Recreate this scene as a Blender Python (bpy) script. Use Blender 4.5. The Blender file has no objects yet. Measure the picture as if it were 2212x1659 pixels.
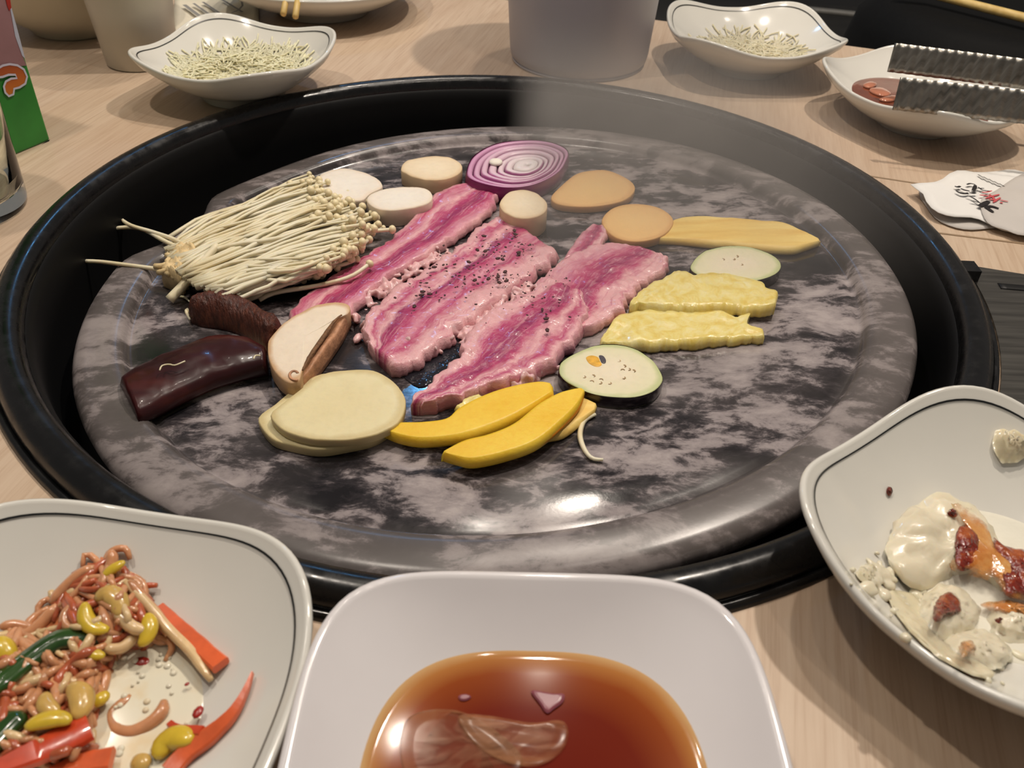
import bpy, bmesh, math, random
from mathutils import Vector, Matrix, noise
random.seed(7)
SC = bpy.context.scene
COL = SC.collection

# ------------------------------------------------------------------ camera
F = 1900.0
CAM = Vector((.0095, -.39, .2208))
PITCH, ROLL = .6681, .0425
fwd = Vector((0, math.cos(PITCH), -math.sin(PITCH)))
r0 = Vector((1, 0, 0)); u0 = r0.cross(fwd)
RT = math.cos(ROLL)*r0 + math.sin(ROLL)*u0
UP = -math.sin(ROLL)*r0 + math.cos(ROLL)*u0
cd = bpy.data.cameras.new('camera'); cam = bpy.data.objects.new('camera', cd); COL.objects.link(cam)
cd.sensor_width = 36; cd.lens = F/2212*36; cd.clip_start = .01; cd.clip_end = 50
cd.dof.use_dof = True; cd.dof.focus_distance = .40; cd.dof.aperture_fstop = 24
M = Matrix.Identity(4)
for i in range(3):
    M[i][0], M[i][1], M[i][2], M[i][3] = RT[i], UP[i], -fwd[i], CAM[i]
cam.matrix_world = M
SC.camera = cam
cy_ = SC.cycles
cy_.max_bounces = 6; cy_.diffuse_bounces = 2; cy_.glossy_bounces = 3; cy_.transmission_bounces = 5; cy_.transparent_max_bounces = 6; cy_.volume_bounces = 0
cy_.volume_step_rate = 4.0; cy_.volume_max_steps = 48; cy_.adaptive_threshold = .04

# ------------------------------------------------------------------ world, lamps, exposure
SC.view_settings.view_transform = 'Standard'
SC.view_settings.look = 'None'
SC.view_settings.gamma = 1
SC.view_settings.use_curve_mapping = False
SC.view_settings.exposure = -0.06
W = bpy.data.worlds.new('room_ambient'); SC.world = W; W.use_nodes = True
W.node_tree.nodes['Background'].inputs[0].default_value = (1, .93, .87, 1)
W.node_tree.nodes['Background'].inputs[1].default_value = .15

def lamp(name, loc, energy, col, rad):
    l = bpy.data.lights.new(name, 'POINT'); l.energy = energy; l.color = col; l.shadow_soft_size = rad
    o = bpy.data.objects.new(name, l); COL.objects.link(o); o.location = loc
    return o
WARM = (1, .89, .77)
lamp('ceiling_spot', (-.36, -.02, 1.05), 12.0, WARM, .018)
lamp('ceiling_spot', (.34, .24, 1.0), 21.0, WARM, .018)
lamp('ceiling_spot', (.08, .52, 1.15), 12.0, WARM, .018)
lamp('ceiling_spot', (.24, -.12, 1.25), 4.0, WARM, .018)
lamp('ceiling_spot', (-.14, .34, 1.1), 3.0, WARM, .018)
lamp('blue_spot', (-0.325, 1.309, 0.992), 3.6, (.16, .50, 1), .03)
lamp('ceiling_spot', (-.70, .45, 1.3), 1.3, WARM, .009)  # this and the rest below: weak lamps added for extra glints
lamp('ceiling_spot', (-.05, .95, 1.3), 1.3, WARM, .009)
lamp('ceiling_spot', (.62, .55, 1.3), 1.3, WARM, .009)
lamp('ceiling_spot', (.12, -.05, 1.45), 1.3, WARM, .009)

# ------------------------------------------------------------------ pixel helpers (2212 x 1659)
def ray(x, y): return RT*((x-1106)/F) - UP*((y-829.5)/F) + fwd
def onplane(x, y, p0, n):
    d = ray(x, y); return CAM + d*((p0-CAM).dot(n)/d.dot(n))
def at(x, y, z=0.0): return onplane(x, y, Vector((0, 0, z)), Vector((0, 0, 1)))
SN = Vector((-.06, .015, 1))                      # the stone plate leans a little, its drain side is low
def splane(x, y): return -.010 + .06*x - .015*y
def st(x, y, h=0.0): return onplane(x, y, Vector((0, 0, -.010+h)), SN)

# ------------------------------------------------------------------ objects
def tag(o, label=None, cat=None, group=None, kind=None):
    if label: o['label'] = label
    if cat: o['category'] = cat
    if group: o['group'] = group
    if kind: o['kind'] = kind
    return o
def thing(name, label, cat, loc, group=None, rz=0):
    o = bpy.data.objects.new(name, None); COL.objects.link(o); o.location = loc
    o.empty_display_size = .01; o.rotation_euler[2] = rz
    return tag(o, label, cat, group)
def mk(name, vs, fs, mat, parent=None, origin=None, smooth=True, uvs=None, attr=None):
    """one mesh object; vs in world coordinates, origin (or the parent's origin) subtracted"""
    if parent is not None:
        org = Vector(parent['_o']) if '_o' in parent else parent.location.copy()
        q = parent.parent
        if '_o' not in parent and q is not None: org = q.location.copy()
    else:
        if origin is None:
            n = len(vs); origin = Vector((sum(v[0] for v in vs)/n, sum(v[1] for v in vs)/n, min(v[2] for v in vs)))
        org = Vector(origin)
    me = bpy.data.meshes.new(name)
    me.from_pydata([(v[0]-org[0], v[1]-org[1], v[2]-org[2]) for v in vs], [], fs)
    if smooth: me.polygons.foreach_set('use_smooth', [True]*len(me.polygons))
    if uvs is not None:
        ul = me.uv_layers.new(name='UVMap')
        for l in me.loops: ul.data[l.index].uv = uvs[l.vertex_index]
    if attr is not None:
        a = me.attributes.new('rad', 'FLOAT', 'POINT'); a.data.foreach_set('value', attr)
    me.validate(); 
    bm = bmesh.new(); bm.from_mesh(me); bmesh.ops.recalc_face_normals(bm, faces=bm.faces); bm.to_mesh(me); bm.free()
    me.materials.append(mat)
    o = bpy.data.objects.new(name, me); COL.objects.link(o)
    if parent is not None: o.parent = parent
    else: o.location = org
    return o

# ------------------------------------------------------------------ material helpers
def C(r, g, b):
    f = lambda c: (c/255/12.92 if c/255 <= .04045 else ((c/255+.055)/1.055)**2.4)
    return (f(r), f(g), f(b), 1)
class NT:
    def __init__(s, name, rough=.5, spec=.5, base=None):
        s.m = bpy.data.materials.new(name); s.m.use_nodes = True
        s.t = s.m.node_tree; s.b = s.t.nodes['Principled BSDF']
        s.b.inputs['Roughness'].default_value = rough
        s.b.inputs['Specular IOR Level'].default_value = spec
        if base: s.b.inputs['Base Color'].default_value = base
    def n(s, ty, **k):
        x = s.t.nodes.new(ty)
        for a, v in k.items(): setattr(x, a, v)
        return x
    def l(s, a, b): s.t.links.new(a, b)
    def set(s, sock, v):
        if hasattr(v, 'is_output'): s.l(v, sock)
        else: sock.default_value = v
    def coord(s, kind='Object'): return s.n('ShaderNodeTexCoord').outputs[kind]
    def mapp(s, vec, scale=(1, 1, 1), rot=(0, 0, 0), loc=(0, 0, 0)):
        x = s.n('ShaderNodeMapping'); s.l(vec, x.inputs[0])
        x.inputs['Scale'].default_value = scale; x.inputs['Rotation'].default_value = rot; x.inputs['Location'].default_value = loc
        return x.outputs[0]
    def noise(s, scale, detail=4, rough=.55, dist=0, vec=None, out=0):
        x = s.n('ShaderNodeTexNoise'); s.l(vec if vec is not None else s.coord(), x.inputs['Vector'])
        x.inputs['Scale'].default_value = scale; x.inputs['Detail'].default_value = detail
        x.inputs['Roughness'].default_value = rough; x.inputs['Distortion'].default_value = dist
        return x.outputs[out]
    def vor(s, scale, vec=None, feature='F1', out='Distance'):
        x = s.n('ShaderNodeTexVoronoi', feature=feature); s.l(vec if vec is not None else s.coord(), x.inputs['Vector'])
        x.inputs['Scale'].default_value = scale
        return x.outputs[out]
    def ramp(s, fac, stops, interp='LINEAR'):
        x = s.n('ShaderNodeValToRGB'); s.l(fac, x.inputs[0]); cr = x.color_ramp; cr.interpolation = interp
        while len(cr.elements) < len(stops): cr.elements.new(.5)
        for e, (p, c) in zip(cr.elements, stops): e.position = p; e.color = c
        return x.outputs[0]
    def mix(s, fac, a, b, mode='MIX'):
        x = s.n('ShaderNodeMix', data_type='RGBA', blend_type=mode)
        s.set(x.inputs[0], fac); s.set(x.inputs[6], a); s.set(x.inputs[7], b)
        return x.outputs[2]
    def math(s, op, a, b=0.0, clamp=False):
        x = s.n('ShaderNodeMath', operation=op); x.use_clamp = clamp; s.set(x.inputs[0], a); s.set(x.inputs[1], b)
        return x.outputs[0]
    def attr(s, name): return s.n('ShaderNodeAttribute', attribute_name=name).outputs['Fac']
    def sep(s, vec):
        x = s.n('ShaderNodeSeparateXYZ'); s.l(vec, x.inputs[0]); return x.outputs
    def base(s, c): s.set(s.b.inputs['Base Color'], c); return s
    def bump(s, h, strength=.4, dist=.001):
        x = s.n('ShaderNodeBump'); s.l(h, x.inputs['Height']); x.inputs['Strength'].default_value = strength
        x.inputs['Distance'].default_value = dist; s.l(x.outputs[0], s.b.inputs['Normal']); return s
    def inp(s, k, v): s.set(s.b.inputs[k], v); return s
BW = lambda a, b: [(a, (0, 0, 0, 1)), (b, (1, 1, 1, 1))]

def simple(name, col, rough=.5, var=.12, scale=150, bumps=.2, bdist=.0005, sss=0, spec=.5, coat=0):
    m = NT(name, rough, spec)
    f = m.noise(scale, 3)
    d = tuple(c*(1-var) for c in col[:3])+(1,); e = tuple(min(1, c*(1+var)) for c in col[:3])+(1,)
    m.base(m.ramp(f, [(.3, d), (.7, e)]))
    if bumps: m.bump(m.noise(scale*2, 3), bumps, bdist)
    if sss:
        m.inp('Subsurface Weight', sss); m.b.inputs['Subsurface Radius'].default_value = (.004, .0025, .0015); m.b.inputs['Subsurface Scale'].default_value = 1
    if coat: m.inp('Coat Weight', coat); m.b.inputs['Coat Roughness'].default_value = .08
    return m.m

# --- setting materials
m = NT('laminate_wood', .42, .35)
tc = m.mapp(m.coord(), rot=(0, 0, math.radians(12)))
g1 = m.noise(1, 5, .6, .3, m.mapp(tc, (620, 22, 1)))
g2 = m.noise(1, 4, .5, .6, m.mapp(tc, (46, 5, 1)))
g3 = m.noise(9, 3, .5, 0, tc)
c = m.ramp(g1, [(.28, C(186, 160, 136)), (.5, C(202, 179, 155)), (.75, C(210, 189, 166))])
c = m.mix(m.math('MULTIPLY', m.ramp(g2, BW(.45, .75)), .30), c, C(176, 146, 116))
c = m.mix(m.math('MULTIPLY', m.ramp(g3, BW(.45, .7)), .18), c, C(190, 155, 130))
m.base(c).bump(g1, .12, .0003); M_WOOD = m.m

m = NT('polished_marble', .16, .5)
tc = m.coord()
warp = m.noise(16, 3, .5, 0, tc, 1)
wv = m.n('ShaderNodeVectorMath', operation='MULTIPLY_ADD'); m.l(warp, wv.inputs[0]); wv.inputs[1].default_value = (.014, .014, .006); m.l(tc, wv.inputs[2])
v = m.mapp(wv.outputs[0], (19, 36, 30), rot=(0, 0, math.radians(16)))
a = m.noise(1, 9, .60, .25, v)
b = m.noise(1, 8, .7, .3, m.mapp(wv.outputs[0], (55, 100, 60), rot=(0, 0, math.radians(8)), loc=(3, 1, 0)))
mix1 = m.math('ADD', m.math('MULTIPLY', a, .55), m.math('MULTIPLY', b, .45))
c = m.ramp(mix1, [(.435, C(30, 28, 31)), (.482, C(52, 48, 51)), (.508, C(94, 87, 89)), (.534, C(146, 137, 138)), (.61, C(178, 168, 167))])
c = m.mix(m.math('MULTIPLY', m.ramp(m.noise(14, 3), BW(.45, .65)), .30), c, C(120, 112, 110))
xyz = m.sep(tc)                                    # raised border: dried grease, its pale sheen mixed into the colour
rr_ = m.math('SQRT', m.math('ADD', m.math('MULTIPLY', xyz[0], xyz[0]), m.math('MULTIPLY', xyz[1], xyz[1])))
lipf = m.ramp(m.math('ADD', rr_, m.math('MULTIPLY', m.math('SUBTRACT', m.noise(60, 4), .5), .006)), BW(.170, .178))
c = m.mix(m.math('MULTIPLY', lipf, .45), c, C(126, 118, 114))
rg = m.ramp(m.noise(26, 4), [(.35, (.08, .08, .08, 1)), (.7, (.26, .26, .26, 1))])
m.base(c).inp('Roughness', m.mix(m.math('MULTIPLY', lipf, .7), rg, (.34, .34, .34, 1)))
m.bump(m.noise(700, 2), .05, .0002); M_STONE = m.m

M_ENAMEL = NT('black_enamel', .22, .5, C(13, 13, 14))
M_ENAMEL.bump(M_ENAMEL.noise(60, 4), .12, .0006).inp('Roughness', M_ENAMEL.ramp(M_ENAMEL.noise(120, 5), [(.35, (.16, .16, .16, 1)), (.75, (.42, .42, .42, 1))])); M_ENAMEL = M_ENAMEL.m
M_WELL = NT('sooty_iron', .55, .25, C(9, 9, 10)); M_WELL = M_WELL.m
m = NT('brushed_steel', .38); m.inp('Metallic', 1).base(m.ramp(m.noise(1, 3, .5, 0, m.mapp(m.coord(), (20, 900, 20))), [(.3, C(120, 118, 112)), (.7, C(172, 168, 160))])); M_STEEL = m.m
m = NT('panel_grey', .3); m.inp('Metallic', .8).base(m.ramp(m.noise(1, 3, .5, 0, m.mapp(m.coord(), (18, 300, 20))), [(.3, C(88, 86, 82)), (.7, C(125, 122, 116))])); M_PANEL = m.m
M_SLOT = NT('slot_black', .5, .3, C(10, 10, 11)).m
M_BLACK = simple('black_leather', C(7, 7, 7), .7, .2, 200, .3, spec=.15)
M_FLOOR = simple('dark_floor', C(22, 21, 20), .6, .25, 12, 0)
M_GREYB = simple('grey_vinyl', C(36, 35, 33), .6, .2, 40, .1, spec=.2)
M_PIPE = simple('pale_piping', C(120, 118, 112), .4, .1, 80, 0)

# --- tableware
def glaze(name, col, rough=.12):
    m = NT(name, rough, .5); m.base(m.ramp(m.noise(25, 3), [(.3, tuple(c*.95 for c in col[:3])+(1,)), (.7, col)]))
    return m.m
M_GLAZE = glaze('white_melamine', C(224, 222, 214), .12)
M_GLAZE2 = glaze('pale_lilac_melamine', C(228, 224, 225), .11)
M_LINE = NT('painted_black_line', .3, .5, C(22, 24, 24)).m
M_BUCKET = glaze('matt_white_plastic', C(182, 178, 186), .42)
M_CUPM = glaze('grey_plastic_cup', C(202, 194, 180), .35)
M_BEIGEB = glaze('beige_stoneware', C(206, 195, 172), .3)

# --- food materials
def meat(name, stops, lean=(188, 66, 112), fat=(232, 178, 182), seed=0, fine=.5):
    """pork belly: lean and fat run in bands along the slice, broken by streaks drawn out along it"""
    m = NT(name, .30, .5)
    uvv = m.coord('UV'); uv = m.sep(uvv)
    nz = m.noise(1, 4, .6, .4, m.mapp(uvv, (5, 2.2, 1), loc=(seed, seed*2, 0)))
    st1 = m.noise(1, 5, .65, .5, m.mapp(uvv, (7, 26, 1), loc=(seed*3, seed, 0)))
    n2 = m.noise(240, 5, .65, .3)
    vv = m.math('ADD', uv[1], m.math('MULTIPLY', m.math('SUBTRACT', nz, .5), .42))
    vv = m.math('ADD', vv, m.math('MULTIPLY', m.math('SUBTRACT', n2, .5), .10))
    L = C(*lean); D = C(int(lean[0]*.80), int(lean[1]*.55), int(lean[2]*.82)); FT = C(*fat); F2 = C(fat[0]-16, fat[1]-34, fat[2]-20)
    pick = {'f': FT, 'g': F2, 'l': L, 'd': D}
    c = m.ramp(vv, [(p, pick[k]) for p, k in stops])
    c = m.mix(m.math('MULTIPLY', m.ramp(st1, BW(.50, .66)), fine), c, FT)
    c = m.mix(m.math('MULTIPLY', m.ramp(m.noise(1, 5, .6, .3, m.mapp(uvv, (5, 18, 1), loc=(seed+9, 4, 0))), BW(.54, .68)), .55), c, L)
    m.base(c).bump(m.noise(420, 5, .65), .6, .0010)
    m.inp('Subsurface Weight', .2); m.b.inputs['Subsurface Radius'].default_value = (.003, .0012, .0012); m.b.inputs['Subsurface Scale'].default_value = 1
    m.inp('Coat Weight', .35); m.b.inputs['Coat Roughness'].default_value = .15
    return m.m
def fleshmat(name, inner, outer, edge=None, rough=.45, fibre=0, coat=.1):
    """flesh of a slice: colour runs from the heart to the rim of the cut face"""
    m = NT(name, rough, .4)
    r = m.math('ADD', m.attr('rad'), m.math('MULTIPLY', m.math('SUBTRACT', m.noise(70, 4), .5), .25))
    st_ = [(.25, inner), (.85, outer)]
    if edge: st_ += [(.96, edge)]
    c = m.ramp(r, st_)
    c = m.mix(m.math('MULTIPLY', m.ramp(m.noise(300, 3), BW(.45, .75)), .18), c, tuple(x*.72 for x in outer[:3])+(1,))
    m.base(c).bump(m.noise(500, 3), .25, .0005)
    m.inp('Subsurface Weight', .2); m.b.inputs['Subsurface Radius'].default_value = (.003, .002, .001); m.b.inputs['Subsurface Scale'].default_value = 1
    if coat: m.inp('Coat Weight', coat); m.b.inputs['Coat Roughness'].default_value = .2
    return m.m
M_EGGFL = fleshmat('eggplant_flesh', C(236, 224, 198), C(228, 222, 186), C(196, 202, 148))
M_EGGSK = simple('eggplant_skin', C(26, 14, 22), .22, .3, 80, .1, coat=.3)
m = NT('eggplant_skin_maroon', .3, .4)
m.base(m.ramp(m.noise(1, 4, .5, .4, m.mapp(m.coord(), (18, 60, 60), rot=(0, 0, .5))), [(.3, C(34, 10, 15)), (.55, C(54, 16, 18)), (.78, C(84, 32, 26))])).inp('Coat Weight', .12); M_EGGRED = m.m
M_SEED = simple('seed_brown', C(178, 148, 108), .5)
M_SHREDY = simple('pumpkin_shred_yellow', C(232, 176, 60), .4, .25, 300)
M_HOLE_SHADE = simple('hole_shade_grey', C(74, 68, 74), .4)
M_POTATO = fleshmat('potato_flesh', C(230, 216, 170), C(232, 220, 176), C(214, 196, 146), .5)
M_SWEET = fleshmat('sweet_potato_flesh', C(244, 202, 136), C(242, 196, 130), C(228, 176, 110), .55)
M_KING = fleshmat('king_oyster_flesh', C(240, 233, 222), C(238, 228, 214), C(232, 216, 196), .6, coat=0)
M_KINGT = fleshmat('mushroom_stem_flesh', C(238, 222, 194), C(232, 212, 180), C(220, 194, 158), .6, coat=0)
m = NT('pumpkin_flesh', .42, .45)
m.base(m.mix(m.math('MULTIPLY', m.ramp(m.noise(420, 3), BW(.4, .75)), .3), m.ramp(m.noise(30, 3), [(.3, C(240, 194, 40)), (.7, C(248, 214, 76))]), C(232, 172, 24)))
m.bump(m.noise(600, 3), .3, .0005).inp('Subsurface Weight', .2); m.b.inputs['Subsurface Radius'].default_value = (.004, .002, .0005); m.b.inputs['Subsurface Scale'].default_value = 1
M_PUMP = m.m
M_PUMPSK = simple('pumpkin_rind', C(214, 130, 20), .4, .15, 120)
m = NT('pumpkin_long_flesh', .5, .4)
m.base(m.ramp(m.noise(1, 4, .5, .3, m.mapp(m.coord(), (20, 160, 60), rot=(0, 0, math.radians(12)))), [(.3, C(232, 186, 90)), (.6, C(246, 212, 122)), (.8, C(250, 224, 146))])).bump(m.noise(400, 3), .3, .0005); M_YELLOW = m.m
m = NT('pineapple_flesh', .3, .5)
uvp = m.coord('UV')
fib = m.noise(1, 5, .65, .5, m.mapp(uvp, (16, 5, 1)))
c = m.ramp(fib, [(.3, C(228, 200, 100)), (.5, C(238, 220, 140)), (.7, C(244, 232, 176))])
c = m.mix(m.math('MULTIPLY', m.ramp(m.noise(26, 3), BW(.48, .68)), .6), c, C(222, 188, 62))
m.base(c).bump(m.noise(260, 4), .3, .0008).inp('Subsurface Weight', .35); m.b.inputs['Subsurface Radius'].default_value = (.005, .004, .001); m.b.inputs['Subsurface Scale'].default_value = 1
m.inp('Coat Weight', .3)
M_PINE = m.m
m = NT('enoki_white', .45, .4)
m.base(m.ramp(m.noise(40, 3), [(.3, C(224, 206, 164)), (.5, C(238, 226, 194)), (.75, C(244, 236, 214))])).inp('Subsurface Weight', .25); m.b.inputs['Subsurface Radius'].default_value = (.003, .002, .001); m.b.inputs['Subsurface Scale'].default_value = 1
M_ENOKI = m.m
M_ENCAP = simple('enoki_cap', C(240, 224, 184), .4, .06, 200, .1, sss=.2)
M_ENROOT = simple('enoki_root', C(224, 198, 148), .6, .2, 180, .4, .001)
M_SHIIFL = fleshmat('shiitake_flesh', C(238, 224, 204), C(236, 220, 198), C(206, 168, 128), .6, coat=0)
M_SHIIGI = simple('shiitake_gills', C(120, 84, 52), .7, .35, 500, .6, .001)
M_SHIISK = simple('shiitake_cap_skin', C(190, 140, 106), .55, .3, 240, .4, .001)
m = NT('brown_mushroom_skin', .42, .4)
m.base(m.ramp(m.noise(1, 5, .65, .4, m.mapp(m.coord('UV'), (26, 6, 1))), [(.3, C(48, 22, 16)), (.55, C(86, 44, 32)), (.8, C(128, 72, 50))])).bump(m.noise(1, 4, .6, .2, m.mapp(m.coord('UV'), (40, 9, 1))), .6, .002); M_BROWN = m.m
def onionring(i, n):
    m = NT('onion_layer', .3, .5); r = m.attr('rad')
    p = C(168, 84, 140)
    f = i/(n-1)
    core = tuple(a*f+b*(1-f) for a, b in zip(C(210, 156, 190), C(242, 230, 230)))
    r = m.math('ADD', r, m.math('MULTIPLY', m.math('SUBTRACT', m.noise(60, 3), .5), .5))
    m.base(m.ramp(r, [(.05, tuple(x*.85 for x in core[:3])+(1,)), (.35, core), (.70, core), (.93, p if i > 0 else core)]))
    m.bump(m.noise(300, 3), .2, .0004).inp('Subsurface Weight', .25); m.b.inputs['Subsurface Radius'].default_value = (.004, .002, .003); m.b.inputs['Subsurface Scale'].default_value = 1
    return m.m
M_ONSK = simple('onion_skin_purple', C(126, 26, 92), .25, .2, 90, .1, coat=.2)
M_PEPPER = simple('cracked_pepper', C(70, 40, 40), .7, .4, 900, 0)
M_SPROUT = simple('sprout_stem', C(206, 146, 104), .22, .22, 120, .25, .0006, sss=.25, coat=.4)
M_SPROUT2 = simple('sprout_stem_pale', C(224, 190, 142), .22, .18, 120, .25, .0006, sss=.25, coat=.4)
M_SPROUT3 = simple('sprout_stem_red', C(178, 90, 56), .22, .25, 120, .25, .0006, sss=.25, coat=.4)
M_BEAN = simple('bean_head_yellow', C(214, 182, 52), .25, .18, 120, .2, .0005, sss=.2, coat=.4)
M_BEAN2 = simple('bean_head_beige', C(206, 168, 92), .25, .2, 120, .2, .0005, sss=.2, coat=.4)
M_CARROT = simple('carrot_strip', C(218, 98, 52), .28, .2, 120, .2, .0005, sss=.2, coat=.4)
M_CARROTR = simple('carrot_strip_red', C(200, 70, 38), .28, .25, 120, .2, .0005, sss=.2, coat=.4)
m = NT('green_pepper_skin', .16, .5); m.base(m.ramp(m.noise(50, 3), [(.3, C(22, 50, 14)), (.6, C(44, 80, 24)), (.8, C(78, 106, 38))])).inp('Coat Weight', .5); M_GREEN = m.m
M_FLAKE = simple('chilli_flake', C(160, 34, 26), .3, .3, 400, .2, coat=.3)
m = NT('milky_broth', .1, .5)
m.base(m.mix(m.math('MULTIPLY', m.ramp(m.noise(70, 4), BW(.5, .72)), .55), C(232, 226, 204), C(224, 190, 128))).inp('Coat Weight', .3); M_BROTH = m.m
M_PASTE = simple('seasoned_mass', C(186, 112, 70), .25, .3, 90, .5, .0015, coat=.4)
m = NT('soy_vinegar_sauce', .06, .5)
r = m.math('ADD', m.attr('rad'), m.math('MULTIPLY', m.math('SUBTRACT', m.noise(26, 3), .5), .10))
m.base(m.ramp(r, [(.0, C(104, 24, 10)), (.62, C(112, 32, 10)), (.84, C(142, 66, 22)), (.94, C(176, 114, 56)), (1.0, C(200, 160, 110))])); M_SOY = m.m
M_TOFU = simple('soft_tofu', C(228, 218, 192), .3, .06, 60, .3, .0015, sss=.3, coat=.3)
M_TOFU2 = simple('rice_dumpling', C(222, 210, 178), .25, .06, 80, .2, .001, sss=.3, coat=.4)
m = NT('red_chilli_sauce', .15, .5); m.base(m.ramp(m.noise(160, 4, .7), [(.3, C(84, 16, 8)), (.5, C(128, 36, 14)), (.74, C(190, 104, 46))])).bump(m.noise(300, 4), .6, .002).inp('Coat Weight', .5)
ed = m.math('ADD', m.math('SUBTRACT', 1.10, m.attr('rad')), m.math('MULTIPLY', m.math('SUBTRACT', m.noise(170, 5, .65), .5), .9))
m.inp('Alpha', m.ramp(ed, [(.04, (.0, .0, .0, 1)), (.28, (1, 1, 1, 1))])); M_RED = m.m
m = NT('orange_sauce_stain', .15, .5)
m.base(m.ramp(m.noise(150, 4), [(.35, C(196, 116, 48)), (.6, C(222, 160, 90)), (.75, C(232, 196, 140))])).bump(m.noise(300, 3), .4, .001)
ed = m.math('ADD', m.math('SUBTRACT', 1.12, m.attr('rad')), m.math('MULTIPLY', m.math('SUBTRACT', m.noise(130, 5, .65), .5), 1.6))
m.inp('Alpha', m.ramp(ed, [(.05, (.0, .0, .0, 1)), (.5, (.85, .85, .85, 1))])); M_ORSAUCE = m.m
M_MILK = simple('milky_liquid', C(236, 232, 216), .12, .04, 60, .3, .002, coat=.3)
M_SHRED = simple('pale_shreds', C(240, 232, 192), .4, .06, 150, .2, .001, sss=.3)
M_SHRED2 = simple('pale_shreds_grey', C(230, 218, 182), .4, .1, 150, .2, .001, sss=.3)
M_BRSAUCE = simple('brown_sauce', C(120, 62, 40), .08, .25, 60, .2, .001, coat=.5)
M_ONPIECE = simple('soaked_onion', C(186, 120, 92), .15, .2, 90, .2, .001, coat=.5)
m = NT('translucent_onion', .15, .5, C(190, 130, 90)); m.inp('Alpha', m.ramp(m.noise(1, 4, .6, 1.2, m.mapp(m.coord(), (60, 140, 60), rot=(0, 0, .6))), [(.42, (.10, .10, .10, 1)), (.7, (.55, .55, .55, 1))])); M_ONTR = m.m
M_ONCHIP = simple('pink_onion_chip', C(140, 74, 84), .3, .1, 90, .1)

# --- paper, wood, glass
M_PAPER = simple('white_paper', C(232, 230, 226), .7, .03, 60, .1, .0006)
M_PAPER_SHADED = simple('shaded_paper', C(196, 190, 184), .7, .04, 60, .1, .0006)  # darker copy of the leaflet paper, shade on its leaves put into the colour
M_RECEIPT = simple('receipt_paper', C(226, 218, 196), .7, .05, 40, .3, .002)
M_INK = NT('black_ink', .6, .3, C(34, 30, 32)).m
M_INKR = NT('red_ink', .6, .3, C(196, 84, 88)).m
M_INKG = NT('grey_ink', .6, .3, C(140, 138, 134)).m
m = NT('bamboo', .45); m.base(m.ramp(m.noise(1, 3, .5, 0, m.mapp(m.coord(), (200, 30, 200))), [(.3, C(206, 172, 100)), (.7, C(228, 200, 132))])); M_BAMBOO = m.m
M_CGREEN = simple('carton_green', C(44, 132, 50), .4, .12, 60, 0)
M_CWHITE = simple('carton_white', C(190, 196, 214), .4, .05, 60, 0)
M_CPINK = simple('carton_print_pink', C(158, 118, 122), .4, .15, 30, 0)
M_CRED = simple('carton_print_red', C(176, 44, 36), .4, .1, 60, 0)
m = NT('carton_print_orange', .4); m.base(m.ramp(m.sep(m.coord())[2], [(.0, C(206, 150, 40)), (.02, C(190, 150, 30)), (.036, C(198, 110, 40)), (.052, C(156, 62, 36))])); M_CORANGE = m.m
M_CLINE = NT('carton_print_outline', .4, .4, C(206, 204, 222)).m
M_CDARK = NT('carton_dark_green', .4, .4, C(14, 34, 24)).m
m = NT('clear_glass', .02, .5, (.96, 1, .97, 1)); m.inp('Transmission Weight', 1.0).inp('IOR', 1.22); M_GLASS = m.m

# ------------------------------------------------------------------ geometry helpers
def catmull(pts, n, closed=False):
    """resample a polyline to n points (n+1 when open) with even spacing on a Catmull-Rom curve"""
    P = [Vector(p) for p in pts]; k = len(P); dense = []
    segs = k if closed else k-1
    for i in range(segs):
        if closed: a, b, c, d = P[i-1], P[i], P[(i+1) % k], P[(i+2) % k]
        else: a, b, c, d = P[max(i-1, 0)], P[i], P[i+1], P[min(i+2, k-1)]
        for j in range(10):
            t = j/10
            dense.append(.5*((2*b)+(c-a)*t+(2*a-5*b+4*c-d)*t*t+(3*b-a-3*c+d)*t**3))
    dense.append(P[0].copy() if closed else P[-1].copy())
    L = [0]
    for i in range(1, len(dense)): L.append(L[-1]+(dense[i]-dense[i-1]).length)
    out = []; m_ = n if closed else n+1; j = 0
    for i in range(m_):
        s = L[-1]*i/n
        while j < len(L)-2 and L[j+1] < s: j += 1
        d = L[j+1]-L[j]; t = (s-L[j])/d if d > 1e-12 else 0
        out.append(dense[j].lerp(dense[j+1], min(max(t, 0), 1)))
    return out
def fbm(p, s, o=4): return noise.fractal(Vector(p)*s, 1.0, 2.0, o)
def grid_faces(rows, w, closed=True, off=0):
    fs = []
    for i in range(rows-1):
        for j in range(w if closed else w-1):
            a = off+i*w+j; b = off+i*w+(j+1) % w
            fs.append((a, b, b+w, a+w))
    return fs
def lathe(prof, n=96, cx=0, cy=0, cz=0):
    vs = []
    for (r, z) in prof:
        for j in range(n):
            t = 2*math.pi*j/n; vs.append((cx+r*math.cos(t), cy+r*math.sin(t), cz+z))
    return vs, grid_faces(len(prof), n)
def tube(path, rads, k=8, flat=1.0, cap=True, upv=Vector((0, 0, 1))):
    """tube along world points; flat squeezes it along upv"""
    vs = []; n = len(path)
    for i, p in enumerate(path):
        t = (path[min(i+1, n-1)]-path[max(i-1, 0)]).normalized()
        s = t.cross(upv)
        if s.length < 1e-6: s = t.cross(Vector((0, 1, 0)))
        s.normalize(); w = s.cross(t).normalized()
        r = rads[i] if hasattr(rads, '__len__') else rads
        for j in range(k):
            a = 2*math.pi*j/k; vs.append(p+s*(r*math.cos(a))+w*(r*flat*math.sin(a)))
    fs = grid_faces(n, k)
    if cap: fs += [tuple(range(k-1, -1, -1)), tuple((n-1)*k+j for j in range(k))]
    return vs, fs
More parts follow.
